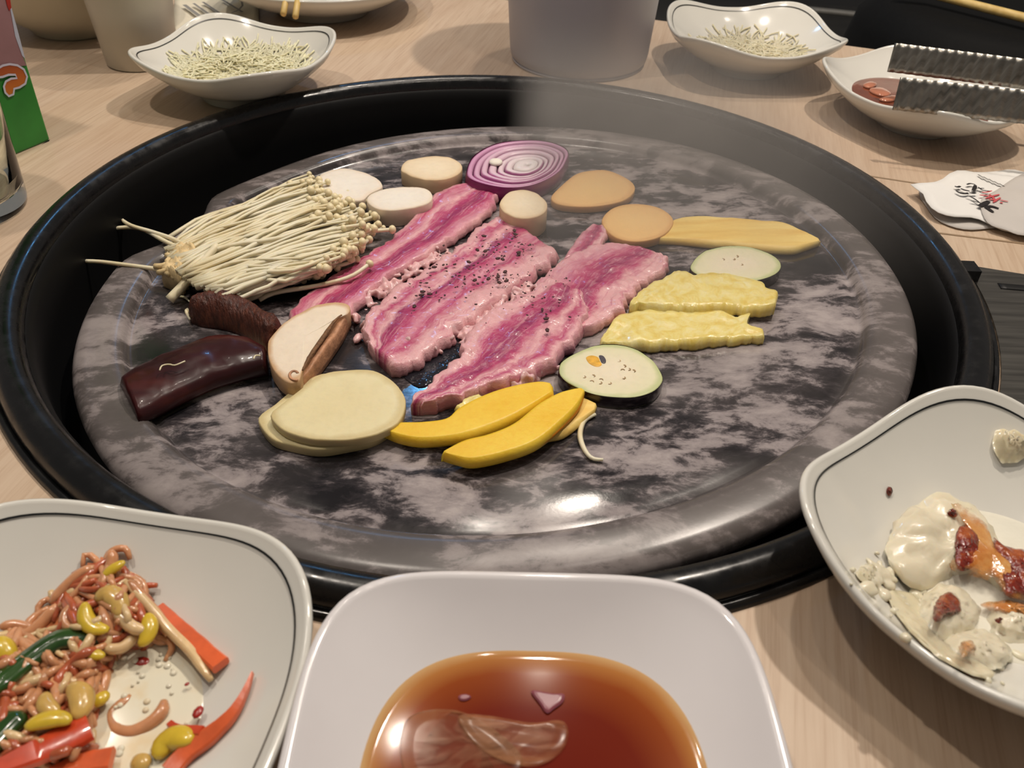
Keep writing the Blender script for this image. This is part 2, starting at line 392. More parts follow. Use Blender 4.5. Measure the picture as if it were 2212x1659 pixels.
def slab(outline, th, base, n=64, round_=.25, bumpy=0.0, seed=0, dome=0.0, rings=6, rag=0.0):
    """slice with a traced top outline. base(x, y) gives the height of what it lies on.
    outline: world points of the top rim. returns verts, faces, rad attribute, index of side rings"""
    O = catmull(outline, n, True)
    c = sum((p for p in O), Vector())/n
    vs, at_ = [], []
    def ring(f, h, lowh):
        for i, p in enumerate(O):
            q = c+(p-c)*f
            if rag: q += (p-c).normalized()*rag*fbm((p.x+seed, p.y, f), 260, 2)
            b = base(q.x, q.y)
            z = b+h+(bumpy*fbm((q.x, q.y, seed), 90) if not lowh else 0)
            vs.append(Vector((q.x, q.y, z))); at_.append(min(f, 1))
    rr = min(th*.5, .0006*round_/.25)
    scale = sum(((p-c).length for p in O))/n
    e = rr/scale
    ring(1-e*1.2, .0002, True); ring(1, rr, True); ring(1.0, th-rr, True); ring(1-e*.35, th-rr*.3, False); ring(1-e*1.1, th, False)
    for k in range(1, rings):
        f = (1-e*1.1)*(1-k/rings); ring(f, th+dome*(1-f*f), False)
    nr = 5+rings-1
    fs = grid_faces(nr, n)
    vs.append(Vector((c.x, c.y, base(c.x, c.y)+th+dome+bumpy*fbm((c.x, c.y, seed), 90)))); at_.append(0)
    t = len(vs)-1
    for j in range(n): fs.append(((nr-1)*n+j, (nr-1)*n+(j+1) % n, t))
    fs.append(tuple(range(n-1, -1, -1)))
    return vs, fs, at_
def strip(A, B, th, base, nu=48, nv=14, bulge=.0, bumpy=0.0, seed=0, rag=0.0, edge=.16, ends=.06, lump=0.0, lumps=220):
    """slice between two traced long edges A and B (world points, same direction)"""
    a = catmull(A, nu); b = catmull(B, nu)
    vs, uv = [], []
    W = 2*(nv+1)
    for i in range(nu+1):
        u = i/nu
        eu = min(u, 1-u)/ends if ends else 1
        fe = math.sqrt(max(0, 1-(1-min(1, eu))**2))
        for side in (0, 1):
            for jj in range(nv+1):
                j = jj if side == 0 else nv-jj
                v = j/nv
                p = a[i].lerp(b[i], v)
                w = (b[i]-a[i])
                if rag and w.length > 1e-5:
                    k = (v-.5)*2
                    p = p+w.normalized()*rag*k*abs(k)*fbm((a[i].x*1.0+seed+(5 if k > 0 else 0), a[i].y, 0), 170, 3)
                b0 = base(p.x, p.y)
                ev = min(v, 1-v)/edge
                fv = math.sqrt(max(0, 1-(1-min(1, ev))**2))
                if side == 0:
                    h = th*(.35+.65*fv*(.4+.6*fe)) + bulge*(1-(2*v-1)**2)*fe + bumpy*fv*fbm((p.x, p.y, seed), 75)
                    if lump: h += lump*fv*(.5-noise.noise(Vector((p.x, p.y, seed))*lumps)-.5*noise.noise(Vector((p.x, p.y, seed+3))*lumps*2.3))
                    z = b0+max(h, th*.2)
                else:
                    p = p.lerp(a[i].lerp(b[i], .5), .04); z = b0+.0002
                vs.append(Vector((p.x, p.y, z))); uv.append((u, v))
    fs = grid_faces(nu+1, W)
    fs += [tuple(range(W-1, -1, -1)), tuple(nu*W+j for j in range(W))]
    return vs, fs, uv
def ball(c, rx, ry, rz, k=10, rows=7, rot=None):
    vs, fs = [], []
    R = rot or Matrix.Identity(3)
    for i in range(rows+1):
        ph = math.pi*i/rows
        for j in range(k):
            t = 2*math.pi*j/k
            vs.append(Vector(c)+R@Vector((rx*math.sin(ph)*math.cos(t), ry*math.sin(ph)*math.sin(t), rz*math.cos(ph))))
    return vs, grid_faces(rows+1, k)
def ribbon(path, w, nrm):
    """thin flat stroke of ink along world points, a hair proud of the sheet"""
    vs = []; n = len(path)
    for i, p in enumerate(path):
        t = (path[min(i+1, n-1)]-path[max(i-1, 0)]).normalized(); s = t.cross(nrm).normalized()
        ww = w[i] if hasattr(w, '__len__') else w
        vs += [p-s*ww, p+s*ww]
    return vs, [(2*i, 2*i+1, 2*i+3, 2*i+2) for i in range(n-1)]
def prism(poly, p_up):
    n = len(poly); vs = list(poly)+[p+p_up for p in poly]
    fs = [tuple(range(n-1, -1, -1)), tuple(range(n, 2*n))]+[(i, (i+1) % n, n+(i+1) % n, n+i) for i in range(n)]
    return vs, fs
def box(lo, hi):
    (a, b, c), (d, e, f) = lo, hi
    return [(a, b, c), (d, b, c), (d, e, c), (a, e, c), (a, b, f), (d, b, f), (d, e, f), (a, e, f)], [(0, 3, 2, 1), (4, 5, 6, 7), (0, 1, 5, 4), (1, 2, 6, 5), (2, 3, 7, 6), (3, 0, 4, 7)]
S0 = lambda x, y: splane(x, y)
def S_(h): return lambda x, y: splane(x, y)+h
def spx(pts, h): return [st(x, y, h) for x, y in pts]

# ================================================================== SETTING
# floor far below the table
vs, fs = box((-3, -2, -.78), (3, 4, -.74)); tag(mk('floor', vs, fs, M_FLOOR, smooth=False), 'dark floor below the table', kind='structure')

# table top with a round opening for the grill
TE1 = Vector((.411, -.134, 0)).normalized(); TE2 = Vector((-TE1.y, TE1.x, 0))
far = Vector((-.01, .45, 0))
corners = [far-TE1*.95, far+TE1*.95, far+TE1*.95-TE2*1.05, far-TE1*.95-TE2*1.05]
tab = thing('dining_table', 'pale wood laminate dining table with a round grill opening', 'table', (0, 0, -.74))
def tablesheet(z0, z1):
    N = 96; RH = .2275
    vs = []; 
    for z in (z1, z0):
        for j in range(N):
            t = 2*math.pi*j/N; vs.append(Vector((RH*math.cos(t), RH*math.sin(t), z)))
        for j in range(N):                      # point of the rectangle in that direction
            t = 2*math.pi*j/N; d = Vector((math.cos(t), math.sin(t), 0)); best = 9
            for i in range(4):
                a, b = corners[i], corners[(i+1) % 4]; e = b-a; den = d.x*e.y-d.y*e.x
                if abs(den) < 1e-9: continue
                s = (a.x*e.y-a.y*e.x)/den; q = (a.x*d.y-a.y*d.x)/den
                if s > 0 and -1e-6 <= q <= 1+1e-6: best = min(best, s)
            vs.append(Vector((d.x*best, d.y*best, z)))
    fs = []
    for j in range(N):
        k = (j+1) % N
        fs += [(j, N+j, N+k, k), (2*N+j, 2*N+k, 3*N+k, 3*N+j), (N+j, 3*N+j, 3*N+k, N+k), (j, k, 2*N+k, 2*N+j)]
    return vs, fs
vs, fs = tablesheet(-.03, 0.0); mk('tabletop', vs, fs, M_WOOD, tab, smooth=False)
for s1 in (-.85, .85):
    for s2 in (-.08, -.97):
        p = far+TE1*s1+TE2*s2
        vs, fs = lathe([(.03, -.74), (.03, -.735), (.025, -.73), (.025, -.03)], 20, p.x, p.y); mk('leg', vs, fs, M_STEEL, tab)
# seams in the laminate
for (p, q) in (((1880, 381), (2080, 412)), ((2020, 503), (2212, 527))):
    a, b = at(*p), at(*q); d = (b-a).normalized(); s = Vector((-d.y, d.x, 0))*.0007
    vs, fs = prism([a-s-Vector((0, 0, .0004)), b-s-Vector((0, 0, .0004)), b+s-Vector((0, 0, .0004)), a+s-Vector((0, 0, .0004))], Vector((0, 0, .0007))); mk('seam', vs, fs, simple('seam_brown', C(150, 126, 98), .6, .1, 80, 0), tab, smooth=False)

# benches beyond the table edge
bn = thing('bench', 'dark grey vinyl bench seat beyond the far table edge', 'bench', (.45, .95, -.74))
vs, fs = box((-.2, .80, -.74), (1.5, 1.42, -.30)); mk('seat_base', vs, fs, M_GREYB, bn, smooth=False)
vs, fs = box((-.2, .80, -.30), (1.5, 1.42, -.24)); mk('seat_cushion', vs, fs, M_GREYB, bn, smooth=False)
a, b = at(1745, 21, -.238), at(1892, 36, -.238)
vs, fs = tube([a.lerp(b, i/6) for i in range(7)], .006, 8); mk('piping', vs, fs, M_PIPE, bn)
bag = thing('bag', 'black leather bag standing past the table corner behind the tongs', 'bag', (.52, .56, -.74))
bp = [Vector((x, y, 0)) for x, y in ((.36, .40), (.95, .21), (1.05, .50), (.46, .68))]
O = catmull(bp, 40, True)
vs = []; cc = sum(O, Vector())/len(O)
for f, z in ((.97, -.74), (1, -.72), (1, -.06), (.98, -.025), (.93, -.004), (.85, .002), (.4, .006)):
    for p in O: q = cc+(p-cc)*f; vs.append(Vector((q.x, q.y, z)))
fs = grid_faces(7, 40)+[tuple(range(39, -1, -1)), tuple(240+j for j in range(40))]
mk('bag_body', vs, fs, M_BLACK, bag)
vs, fs = tube([cc+Vector((-.12, .0, .0)), cc+Vector((-.1, .02, .03)), cc+Vector((0, .03, .035)), cc+Vector((.12, .0, .03)), cc+Vector((.14, -.02, .0))], .008, 8); mk('strap', vs, fs, M_BLACK, bag)

# ================================================================== GRILL
gr = thing('table_grill', 'black enamelled grill ring sunk in the wooden table', 'grill', (0, 0, -.07))
prof = [(.2165, -.012), (.2163, .002), (.2170, .0062), (.2190, .0088), (.2225, .0098), (.2262, .0090), (.2290, .0066), (.2302, .0030), (.2305, .0001)]
vs, fs = lathe(prof, 160); mk('rim', vs, fs, M_ENAMEL, gr)
prof = [(.2163, .0025), (.2150, .0012), (.2140, -.004), (.2132, -.02), (.212, -.045), (.205, -.058), (.17, -.064), (.06, -.066), (.0005, -.066)]
vs, fs = lathe(prof, 128); mk('well', vs, fs, M_WELL, gr)
vs, fs = lathe([(.2300, .0002), (.2304, .0024), (.2318, .0028), (.2330, .0018), (.2334, .0001)], 160); mk('trim_ring', vs, fs, M_ENAMEL, gr)
def stand(r, w):
    vs = []; n = 64
    for rr, top in ((r, 0), (r+w, 0), (r+w, 1), (r, 1)):
        for j in range(n):
            t = 2*math.pi*j/n; x = -.0018+rr*math.cos(t); y = -.0131+rr*math.sin(t)
            vs.append((x, y, splane(x, y)-.0162 if top else -.0655))
    fs = []
    for i in range(4): 
        k = (i+1) % 4
        for j in range(n): fs.append((i*n+j, i*n+(j+1) % n, k*n+(j+1) % n, k*n+j))
    return vs, fs
vs, fs = stand(.15, .01); mk('plate_support', vs, fs, M_WELL, gr)
# clip on the ring by the panel
p = at(2094, 588, .004)
vs, fs = box((p.x-.004, p.y-.005, .0), (p.x+.003, p.y+.005, .0075)); mk('clip', vs, fs, M_ENAMEL, gr, smooth=False)

# marble plate
SCX, SCY, SR = -.0018, -.0131, .1970
def edge_r(t):
    d = math.degrees(t) % 360
    r = SR
    x = (d-163)/9.5
    if abs(x) < 1.6: r -= .0150*math.exp(-(x*1.05)**4)
    x = (d-140)/14
    if abs(x) < 2: r -= .0035*math.exp(-x*x)
    return r + .0006*noise.noise(Vector((math.cos(t)*3, math.sin(t)*3, 0)))
N = 220; vs = []
prof = [(0.0, -.016, 0), (.90, -.016, 0), (.955, -.014, 0), (.985, -.009, 0), (.998, -.004, 0), (1.0, -.001, 0), (.995, .0008, 0), (.985, .0030, 0), (.965, .0042, 0), (.915, .0050, 0), (.902, .0047, 0), (.892, .0036, 0), (.884, .0014, 0), (.879, -.0006, 0), (.871, -.0008, 0), (.86, 0, 0), (.7, 0, 0), (.5, 0, 0), (.3, 0, 0), (.12, 0, 0)]
for f, h, _ in prof:
    for j in range(N):
        t = 2*math.pi*j/N; r = edge_r(t)*f
        if f < .86: r = SR*f
        x, y = SCX+r*math.cos(t), SCY+r*math.sin(t); vs.append((x, y, splane(x, y)+h))
fs = grid_faces(len(prof), N)
vs.append((SCX, SCY, splane(SCX, SCY))); t = len(vs)-1
for j in range(N): fs.append(((len(prof)-1)*N+j, (len(prof)-1)*N+(j+1) % N, t))
sp = mk('stone_plate', vs, fs, M_STONE, origin=(SCX, SCY, splane(SCX, SCY)))
tag(sp, 'round polished grey and black marble cooking plate inside the black ring', 'grill plate')

# grey control panel beside the ring
p0, p1 = at(2083, 577), at(2260, 606)
d = (p1-p0).normalized(); e = Vector((d.y, -d.x, 0))
poly = [p0-e*.0, p0+d*.16, p0+d*.16+e*.115, p0+e*.115]
# the inner side follows the ring
arc = []
a0 = math.atan2(p0.y, p0.x); a1 = math.atan2(poly[3].y, poly[3].x)
for i in range(14):
    t = a0+(math.radians(-31)-a0)*i/13; arc.append(Vector((.2338*math.cos(t), .2338*math.sin(t), 0)))
poly = [p0+d*.16, p0+d*.16+e*.135]+arc[::-1]
cp = thing('control_panel', 'grey brushed metal panel set flush in the table beside the ring', 'panel', (p0.x+.06, p0.y-.05, 0))
vs, fs = prism(poly, Vector((0, 0, .0016))); mk('plate', vs, fs, M_PANEL, cp, smooth=False)
a, b = at(2158, 618, .0016), at(2230, 624, .0016)
vs, fs = tube([a.lerp(b, i/5) for i in range(6)], .0028, 10, .25); mk('slot', vs, fs, M_SLOT, cp)

# ================================================================== BOWLS
class Bowl: pass
def bowl(name, label, cx, cy, rz, ax, ay, Hc, Hs, n=4.2, foot=.030, mat=None, line=True, lip=.0022, cat='bowl', floor=.0065, group=None, pw=2.3, n0=2.2):
    """soft square bowl, rim corners at Hc and rim middles at Hs"""
    B = Bowl(); B.cx, B.cy, B.rz, B.ax, B.ay, B.Hc, B.Hs, B.n, B.floor, B.pw, B.n0 = cx, cy, rz, ax, ay, Hc, Hs, n, floor, pw, n0
    mat = mat or M_GLAZE
    T = [0, .12, .25, .38, .5, .6, .7, .78, .85, .91, .96, 1.0]
    def sup(t, nn): return (abs(math.cos(t))**nn+abs(math.sin(t))**nn)**(-1/nn)
    def rimh(t): return Hs+(Hc-Hs)*(.5-.5*math.cos(4*t))**1.3
    def inner(s, t):
        nn = n0+(n-n0)*s**4
        k = sup(t, nn)*s
        return ax*k*math.cos(t), ay*k*math.sin(t), floor+(rimh(t)*s**2+(1-s**2)*Hs-floor)*s**pw
    B.inner = inner
    co, si = math.cos(rz), math.sin(rz)
    def wd(x, y, z): return Vector((cx+co*x-si*y, cy+si*x+co*y, z))
    B.wd = wd
    NB = 128; vs = []
    def ringf(fn):
        for j in range(NB): vs.append(wd(*fn(2*math.pi*j/NB)))
    rows = 0
    for s in T: ringf(lambda t, s=s: inner(max(s, .004), t)); rows += 1
    def rim(dr, dz):
        def fn(t):
            x, y, z = inner(1, t); r = math.hypot(x, y); k = (r+dr)/r; return x*k, y*k, z+dz
        return fn
    for dr, dz in ((lip*.25, .0006), (lip*.6, .0007), (lip*.95, .0002), (lip*1.05, -.0008)): ringf(rim(dr, dz)); rows += 1
    # outside, from the lip down to the foot
    for s in (.96, .9, .8, .7, .6, .5):
        def fn(t, s=s):
            x, y, z = inner(s, t); r = math.hypot(x, y); k = (r+lip)/r
            zz = max(z-.0030-.0035*(1-s), .0022); return x*k, y*k, zz
        ringf(fn); rows += 1
    for rr, z in ((foot*.98, .0014), (foot*.95, .0006), (foot*.92, .0001), (foot*.85, .0001), (foot*.82, .0014), (.002, .0016)):
        ringf(lambda t, rr=rr, z=z: (rr*math.cos(t)*ax/max(ax, ay), rr*math.sin(t)*ay/max(ax, ay), z)); rows += 1
    fs = grid_faces(rows, NB)
    o = thing(name, label, cat, (cx, cy, 0), group)
    mk('bowl_body', vs, fs, mat, o)
    if line:
        lv = []
        for s, dz in ((.962, .00025), (.969, .00025)):
            for j in range(NB):
                x, y, z = inner(s, 2*math.pi*j/NB); lv.append(wd(x, y, z+dz+.0002*s))
        fsl = [f for k, f in enumerate(grid_faces(2, NB)) if (k*5+3) % 127 not in (0,)]
        mk('painted_line', lv, fsl, M_LINE, o)
    B.o = o
    def height(x, y):
        lx, ly = co*(x-cx)+si*(y-cy), -si*(x-cx)+co*(y-cy)
        t = math.atan2(ly/ay, lx/ax); r = math.hypot(lx, ly); lo, hi = 0.0, 1.0
        for _ in range(18):
            mid = (lo+hi)/2; q = inner(mid, t)
            if math.hypot(q[0], q[1]) < r: lo = mid
            else: hi = mid
        return inner(lo, t)[2]
    B.h = height
    def on(x, y, lift=0.0):
        z = floor+lift
        for _ in range(14):
            p = at(x, y, z); z = .5*z+.5*(height(p.x, p.y)+lift)
        p = at(x, y, z); return p
    B.on = on
    def disc(z, n_=96, under=.0):
        """liquid surface at height z filling the bowl"""
        pts = []
        for j in range(n_):
            t = 2*math.pi*j/n_; lo, hi = .01, 1.0
            for _ in range(18):
                mid = (lo+hi)/2
                if inner(mid, t)[2] < z: lo = mid
                else: hi = mid
            x, y, _z = inner(lo, t); pts.append(wd(x, y, z))
        c = sum(pts, Vector())/n_; vs, at_ = [], []
        for f, dz in ((1.0, 0), (.992, .0001), (.94, 0), (.85, -.00005), (.7, -.0001), (.5, -.0001), (.25, -.0001), (.02, -.0001)):
            for p in pts: q = c+(p-c)*f; vs.append(Vector((q.x, q.y, z+dz))); at_.append(f)
        fs = grid_faces(8, n_)+[tuple(7*n_+j for j in range(n_))]
        return vs, fs, at_
    B.disc = disc
    return B

B_L = bowl('side_dish_bowl', 'white black-lined bowl of bean sprouts in the front left corner', -0.1, -0.2729, -0.136, 0.0581, 0.0581, 0.0328, 0.0274, 2.83, .028)
B_C = bowl('sauce_bowl', 'plain white square bowl of brown sauce at the front centre', 0.0192, -0.2947, 0.0235, 0.0552, 0.0598, 0.031, 0.0304, 4.55, .030, M_GLAZE2, line=False, lip=.0030)
B_R = bowl('side_dish_bowl', 'white black-lined bowl of soft tofu and red sauce at the front right', 0.1615, -0.2122, 0.6698, 0.0563, 0.0563, 0.0366, 0.0284, 3.12, .028)
B_FL = bowl('side_dish_bowl', 'white wavy-rimmed bowl of pale shreds behind the ring on the left', -0.1794, 0.1916, -0.2688, 0.0554, 0.0554, 0.0354, 0.0289, 3.49, .028)
B_FR = bowl('side_dish_bowl', 'white wavy-rimmed bowl of shreds right of the white bucket', 0.1772, 0.289, 0.0984, 0.0593, 0.0593, 0.035, 0.0276, 3.2, .028)
B_RR = bowl('side_dish_bowl', 'long white leaf-shaped dish of brown sauce under the tongs', 0.2691, 0.1876, -1.0414, 0.0622, 0.0516, 0.0331, 0.0259, 2.84, .026, line=False, cat='dish')
B_T = bowl('side_dish_bowl', 'white round bowl with chopsticks laid across it at the top edge', -.165, .392, 0, .082, .082, .0300, .0300, 2.2, .040, line=False)
B_TL = bowl('soup_bowl', 'beige round bowl behind the plastic cup in the far left corner', -.343, .318, 0, .066, .066, .062, .062, 2.0, .034, M_BEIGEB, line=False, pw=3.6, lip=.003)

# ------------------------------------------------------------------ far left group: cup, bucket, carton, glass
def vessel(name, label, cat, cx, cy, prof, mat, part='body', n=72):
    o = thing(name, label, cat, (cx, cy, 0))
    vs, fs = lathe(prof, n, cx, cy); mk(part, vs, fs, mat, o)
    return o
cu = vessel('drinking_cup', 'grey translucent plastic cup behind the wavy-rimmed bowl on the left', 'cup', -.268, .249, [(.0005, .0008), (.022, .0008), (.0235, .0001), (.0247, .0012), (.0285, .04), (.034, .095), (.0345, .0965), (.0338, .097), (.0328, .095), (.0272, .04), (.0232, .003), (.0005, .003)], M_CUPM)
vs, fs = lathe([(.0338, .0935), (.0352, .0945), (.0352, .0972), (.034, .0978)], 60, -.268, .249); mk('rolled_rim', vs, fs, M_CUPM, cu)
bu = vessel('bucket', 'matt white plastic bucket standing behind the grill ring', 'bucket', .0495, .2945, [(.0005, .002), (.043, .002), (.0445, .0001), (.0485, .0008), (.0515, .004), (.0525, .009), (.058, .085), (.063, .150), (.0615, .150), (.056, .085), (.0505, .010), (.048, .005), (.0005, .005)], M_BUCKET)
vs, fs = lathe([(.0622, .147), (.0645, .148), (.0648, .152), (.063, .1535), (.061, .152)], 72, .0495, .2945); mk('rim', vs, fs, M_BUCKET, bu)
vs, fs = lathe([(.0485, .0006), (.0505, .0003), (.0507, .0016), (.0495, .0022)], 72, .0495, .2945); mk('foot_ring', vs, fs, M_BUCKET, bu)

gl = vessel('tumbler', 'clear glass tumbler in front of the green carton at the left edge', 'glass', -.2795, .0165, [(.0005, .0001), (.0300, .0001), (.0315, .0010), (.0320, .004), (.0335, .05), (.0352, .115), (.0347, .1155), (.0340, .115), (.0322, .05), (.0308, .012), (.027, .0085), (.0005, .008)], M_GLASS)
# carton
fe = at(109, 303); fd = Vector((-.43, -.9, 0)).normalized(); fn = Vector((-fd.y, fd.x, 0))
if fn.x < 0: fn = -fn
wf, dp, hh = .045, .042, .16
ca = thing('drink_carton', 'green drink carton with an orange curl printed on it behind the glass', 'carton', (fe.x-.04, fe.y-.01, 0))
poly = [fe, fe+fd*wf, fe+fd*wf-fn*dp, fe-fn*dp]
vs, fs = prism([p+Vector((0, 0, .0)) for p in poly], Vector((0, 0, hh))); cb = mk('carton_body', vs, fs, M_CGREEN, ca, smooth=False)
bv = cb.modifiers.new('bevel', 'BEVEL'); bv.width = .0012; bv.segments = 2
def art(name, pts, mat, lift):
    vs, fs = prism([onplane(x/3.32, y/3.32, fe+fn*lift, fn) for x, y in pts], fn*-.0002)
    return mk(name, vs, fs, mat, ca, smooth=False)
art('printed_picture', [(-60, -30), (62, -30), (78, 70), (105, 200), (135, 330), (190, 470), (100, 480), (20, 500), (-60, 520)], M_CPINK, .0003)
art('printed_stripe', [(70, 40), (84, 60), (130, 230), (180, 420), (160, 400), (110, 260)], M_CWHITE, .0005)
art('printed_patch', [(36, -30), (70, -30), (82, 55), (66, 78), (52, 40)], M_CRED, .0006)
curl = [(-30, 500), (20, 470), (70, 460), (125, 468), (172, 498), (195, 550), (182, 600), (140, 627), (102, 637), (97, 676), (64, 690), (38, 664), (28, 620), (42, 584), (80, 564), (122, 560), (110, 536), (62, 536), (18, 552), (-30, 556)]
art('printed_curl', curl, M_CORANGE, .0007)
vs, fs = ribbon([onplane(x/3.32, y/3.32, fe+fn*.0009, fn) for x, y in curl], .0006, fn); mk('curl_outline', vs, fs, M_CLINE, ca)
art('dark_corner', [(358, 1000), (300, 1035), (278, 1085), (340, 1040)], M_CDARK, .0006)  # dark wedge at the bottom corner of the carton

# ------------------------------------------------------------------ receipt and folded paper
rc = thing('receipt', 'crumpled printed paper slip behind the wavy-rimmed bowl on the left', 'paper', at(470, 30))
vs, fs = [], []
nx, ny = 14, 10
q00, q10, q01, q11 = at(372, 92), at(560, 70), at(380, -25), at(560, -30)
for i in range(ny+1):
    for j in range(nx+1):
        u, v = j/nx, i/ny; p = q00.lerp(q10, u).lerp(q01.lerp(q11, u), v)
        vs.append(Vector((p.x, p.y, .0012+.0025*abs(fbm((p.x, p.y, 1), 30, 2))+.010*max(0, u-.78)**1.2)))
fs = grid_faces(ny+1, nx+1, False)
o = mk('sheet', vs, fs, M_RECEIPT, rc); sm = o.modifiers.new('thick', 'SOLIDIFY'); sm.thickness = .0003
for k in range(5):
    a, b = at(398+k*20, 10-k*3, .0045), at(436+k*22, 38-k*3, .0045)
    if k == 3: continue
    vs, fs = ribbon([a.lerp(b, i/6) for i in range(7)], .0016 if k == 0 else .0011, Vector((0, 0, 1))); mk('printed_line', vs, fs, M_INKG, rc)
vs, fs = ribbon([at(x, y, .0062) for x, y in ((500, 28), (515, 22), (524, 12), (522, 2))], .0008, Vector((0, 0, 1))); mk('printed_line', vs, fs, M_INKG, rc)

pf = thing('folded_leaflet', 'white paper leaflet with black and red brush lettering on the right', 'paper', at(2100, 440))
def sheet(name, outl, zf, mat, n=48):
    O = catmull([Vector((x, y, 0)) for x, y in outl], n, True)
    vs = []; c = sum(O, Vector())/n
    for f in (1, .85, .65, .4, .15):
        for p in O:
            q = c+(p-c)*f; vs.append(at(q.x, q.y, zf(q.x, q.y)))
    fs = grid_faces(5, n)+[tuple(4*n+j for j in range(n))]
    o = mk(name, vs, fs, mat, pf); s = o.modifiers.new('thick', 'SOLIDIFY'); s.thickness = .0003
    return o
sheet('under_sheet', [(1985, 412), (1998, 440), (2022, 472), (2060, 490), (2100, 496), (2160, 492), (2200, 505), (2300, 512), (2320, 400), (2150, 385), (2030, 390)], lambda x, y: .0012, M_PAPER_SHADED)
zt = lambda x, y: .0030+.0035*max(0, min(1, (2150-x)/150))
sheet('top_sheet', [(1967, 398), (1992, 415), (1999, 432), (2020, 455), (2055, 467), (2104, 470), (2135, 482), (2180, 500), (2300, 510), (2320, 392), (2215, 372), (2185, 365), (2160, 369), (2110, 372), (2075, 367), (2050, 375), (2025, 392)], zt, M_PAPER)
sheet('flap', [(2133, 480), (2118, 432), (2150, 412), (2215, 374), (2300, 380), (2310, 505), (2212, 508), (2175, 497)], lambda x, y: zt(x, y)+.0012, M_PAPER_SHADED)
def ink(pts, w, mat):
    P = [at(1950+x/6.145, 350+y/6.145, zt(1950+x/6.145, 0)+.0018) for x, y in pts]
    P = catmull(P, 8) if len(P) > 2 else [P[0].lerp(P[1], i/6) for i in range(7)]
    n = len(P); ws = [w*.62*(.45+.75*math.sin(math.pi*(.12+.76*i/(n-1)))) for i in range(n)]
    vs, fs = ribbon(P, ws, Vector((0, 0, 1))); mk('brush_stroke', vs, fs, mat, pf)
for pts, w in (([(850, 445), (930, 475), (1030, 545)], .0008), ([(900, 512), (960, 522), (1030, 545)], .0007), ([(1005, 585), (1060, 565), (1145, 515)], .0022), ([(1085, 590), (1140, 620), (1205, 665)], .0016), ([(1100, 595), (1180, 585), (1275, 615)], .0015),
               ([(690, 320), (730, 332), (765, 318)], .0013), ([(770, 350), (820, 372), (890, 385)], .0012), ([(706, 378), (760, 410), (820, 420), (870, 408)], .0012), ([(850, 300), (900, 285), (965, 300)], .0010), ([(965, 305), (955, 345), (930, 375)], .0016), ([(880, 405), (930, 415), (975, 408)], .0010), ([(985, 345), (1030, 350), (1080, 348)], .0008), ([(1000, 330), (1060, 372), (1160, 385)], .0008)):
    ink(pts, w, M_INK)
for pts, w in (([(1050, 402), (1120, 398), (1185, 380)], .0009), ([(1020, 440), (1090, 440), (1160, 452)], .0009), ([(1100, 482), (1200, 450), (1285, 428)], .0010), ([(1150, 425), (1200, 470), (1240, 525)], .0010), ([(1200, 535), (1250, 500), (1300, 470)], .0009), ([(1290, 500), (1340, 512), (1400, 522)], .0008), ([(1300, 530), (1320, 545)], .0012), ([(1140, 490), (1200, 500), (1260, 495)], .0010)):
    ink(pts, w, M_INKR)
for k in range(5): 
    vs, fs = ribbon([at(1950+(1000+k*70+i*9)/6.145, 350+(165+k*30+i*5.5)/6.145, zt(2115+k*10, 0)+.0012) for i in range(9)], .0006, Vector((0, 0, 1))); mk('small_print', vs, fs, M_INKG, pf)

# ------------------------------------------------------------------ chopsticks
def stick(name, label, a, b, r0_, r1_, group=None):
    n = 10; P = [a.lerp(b, i/n) for i in range(n+1)]
    vs, fs = tube(P, [r0_+(r1_-r0_)*i/n for i in range(n+1)], 8)
    o = mk(name, vs, fs, M_BAMBOO, origin=a); return tag(o, label, 'chopstick', group)
for (x0, y0), (x1, y1), lb in (((612, 30), (628, -60), 'left one of two bamboo chopsticks on the far bowl rim'), ((638, 36), (652, -60), 'right one of two bamboo chopsticks on the far bowl rim')):
    a = at(x0, y0, .024); b = at(x1, y1, .040)
    d = (b-a).normalized(); stick('chopstick', lb, a, a+d*.21, .0024, .0036, 'chopsticks on the far bowl')
a, b = at(2045, -4, .012), at(2230, 43, .012)
d = (b-a).normalized(); stick('chopstick', 'single bamboo chopstick lying on the black bag at top right', a-d*.05, b+d*.06, .0036, .0042)

# ------------------------------------------------------------------ tongs
tg = thing('tongs', 'ribbed stainless steel serving tongs lying across the leaf-shaped dish', 'tongs', at(2000, 230, .03))
def blade(pxl, pxr, z0, hgt, phase):
    a = at(*pxl, z0); b = at(*pxr, z0); d = (b-a).normalized(); s = Vector((d.y, -d.x, 0))
    up = (Vector((0, 0, 1))*.96+s*-.25).normalized()
    L = .30; vs = []; n = 350; K = 7
    for i in range(n+1):
        x = .095*i/320 if i <= 320 else .095+(L-.095)*(i-320)/30
        for k in range(K):
            t = k/(K-1)
            amp = .0004*max(0, min(1, (.085-x)/.01))
            saw = .0016*abs(((t*5) % 1)-.5)*2 if i == 0 else 0
            p = a+d*(x+saw+(.002*(1-t) if i == 0 else 0))+up*(hgt*t*(1-.25*max(0, x-.1)/.2))+s*(amp*math.sin(x*2*math.pi/.0057+phase)+.03*max(0, x-.09)**1.3*(1 if phase else -1))
            p.z += max(0, x-.09)*.05
            vs.append(p)
    return vs, grid_faces(n+1, K, False), a, b
for pl, pr, z0, hgt, ph in (((1926, 237), (2212, 268), .0315, .0185, 0), ((1918, 155), (2212, 193), .0345, .0175, 1)):
    vs, fs, a, b = blade(pl, pr, z0, hgt, ph); o = mk('blade', vs, fs, M_STEEL, tg); sm = o.modifiers.new('thick', 'SOLIDIFY'); sm.thickness = .0009

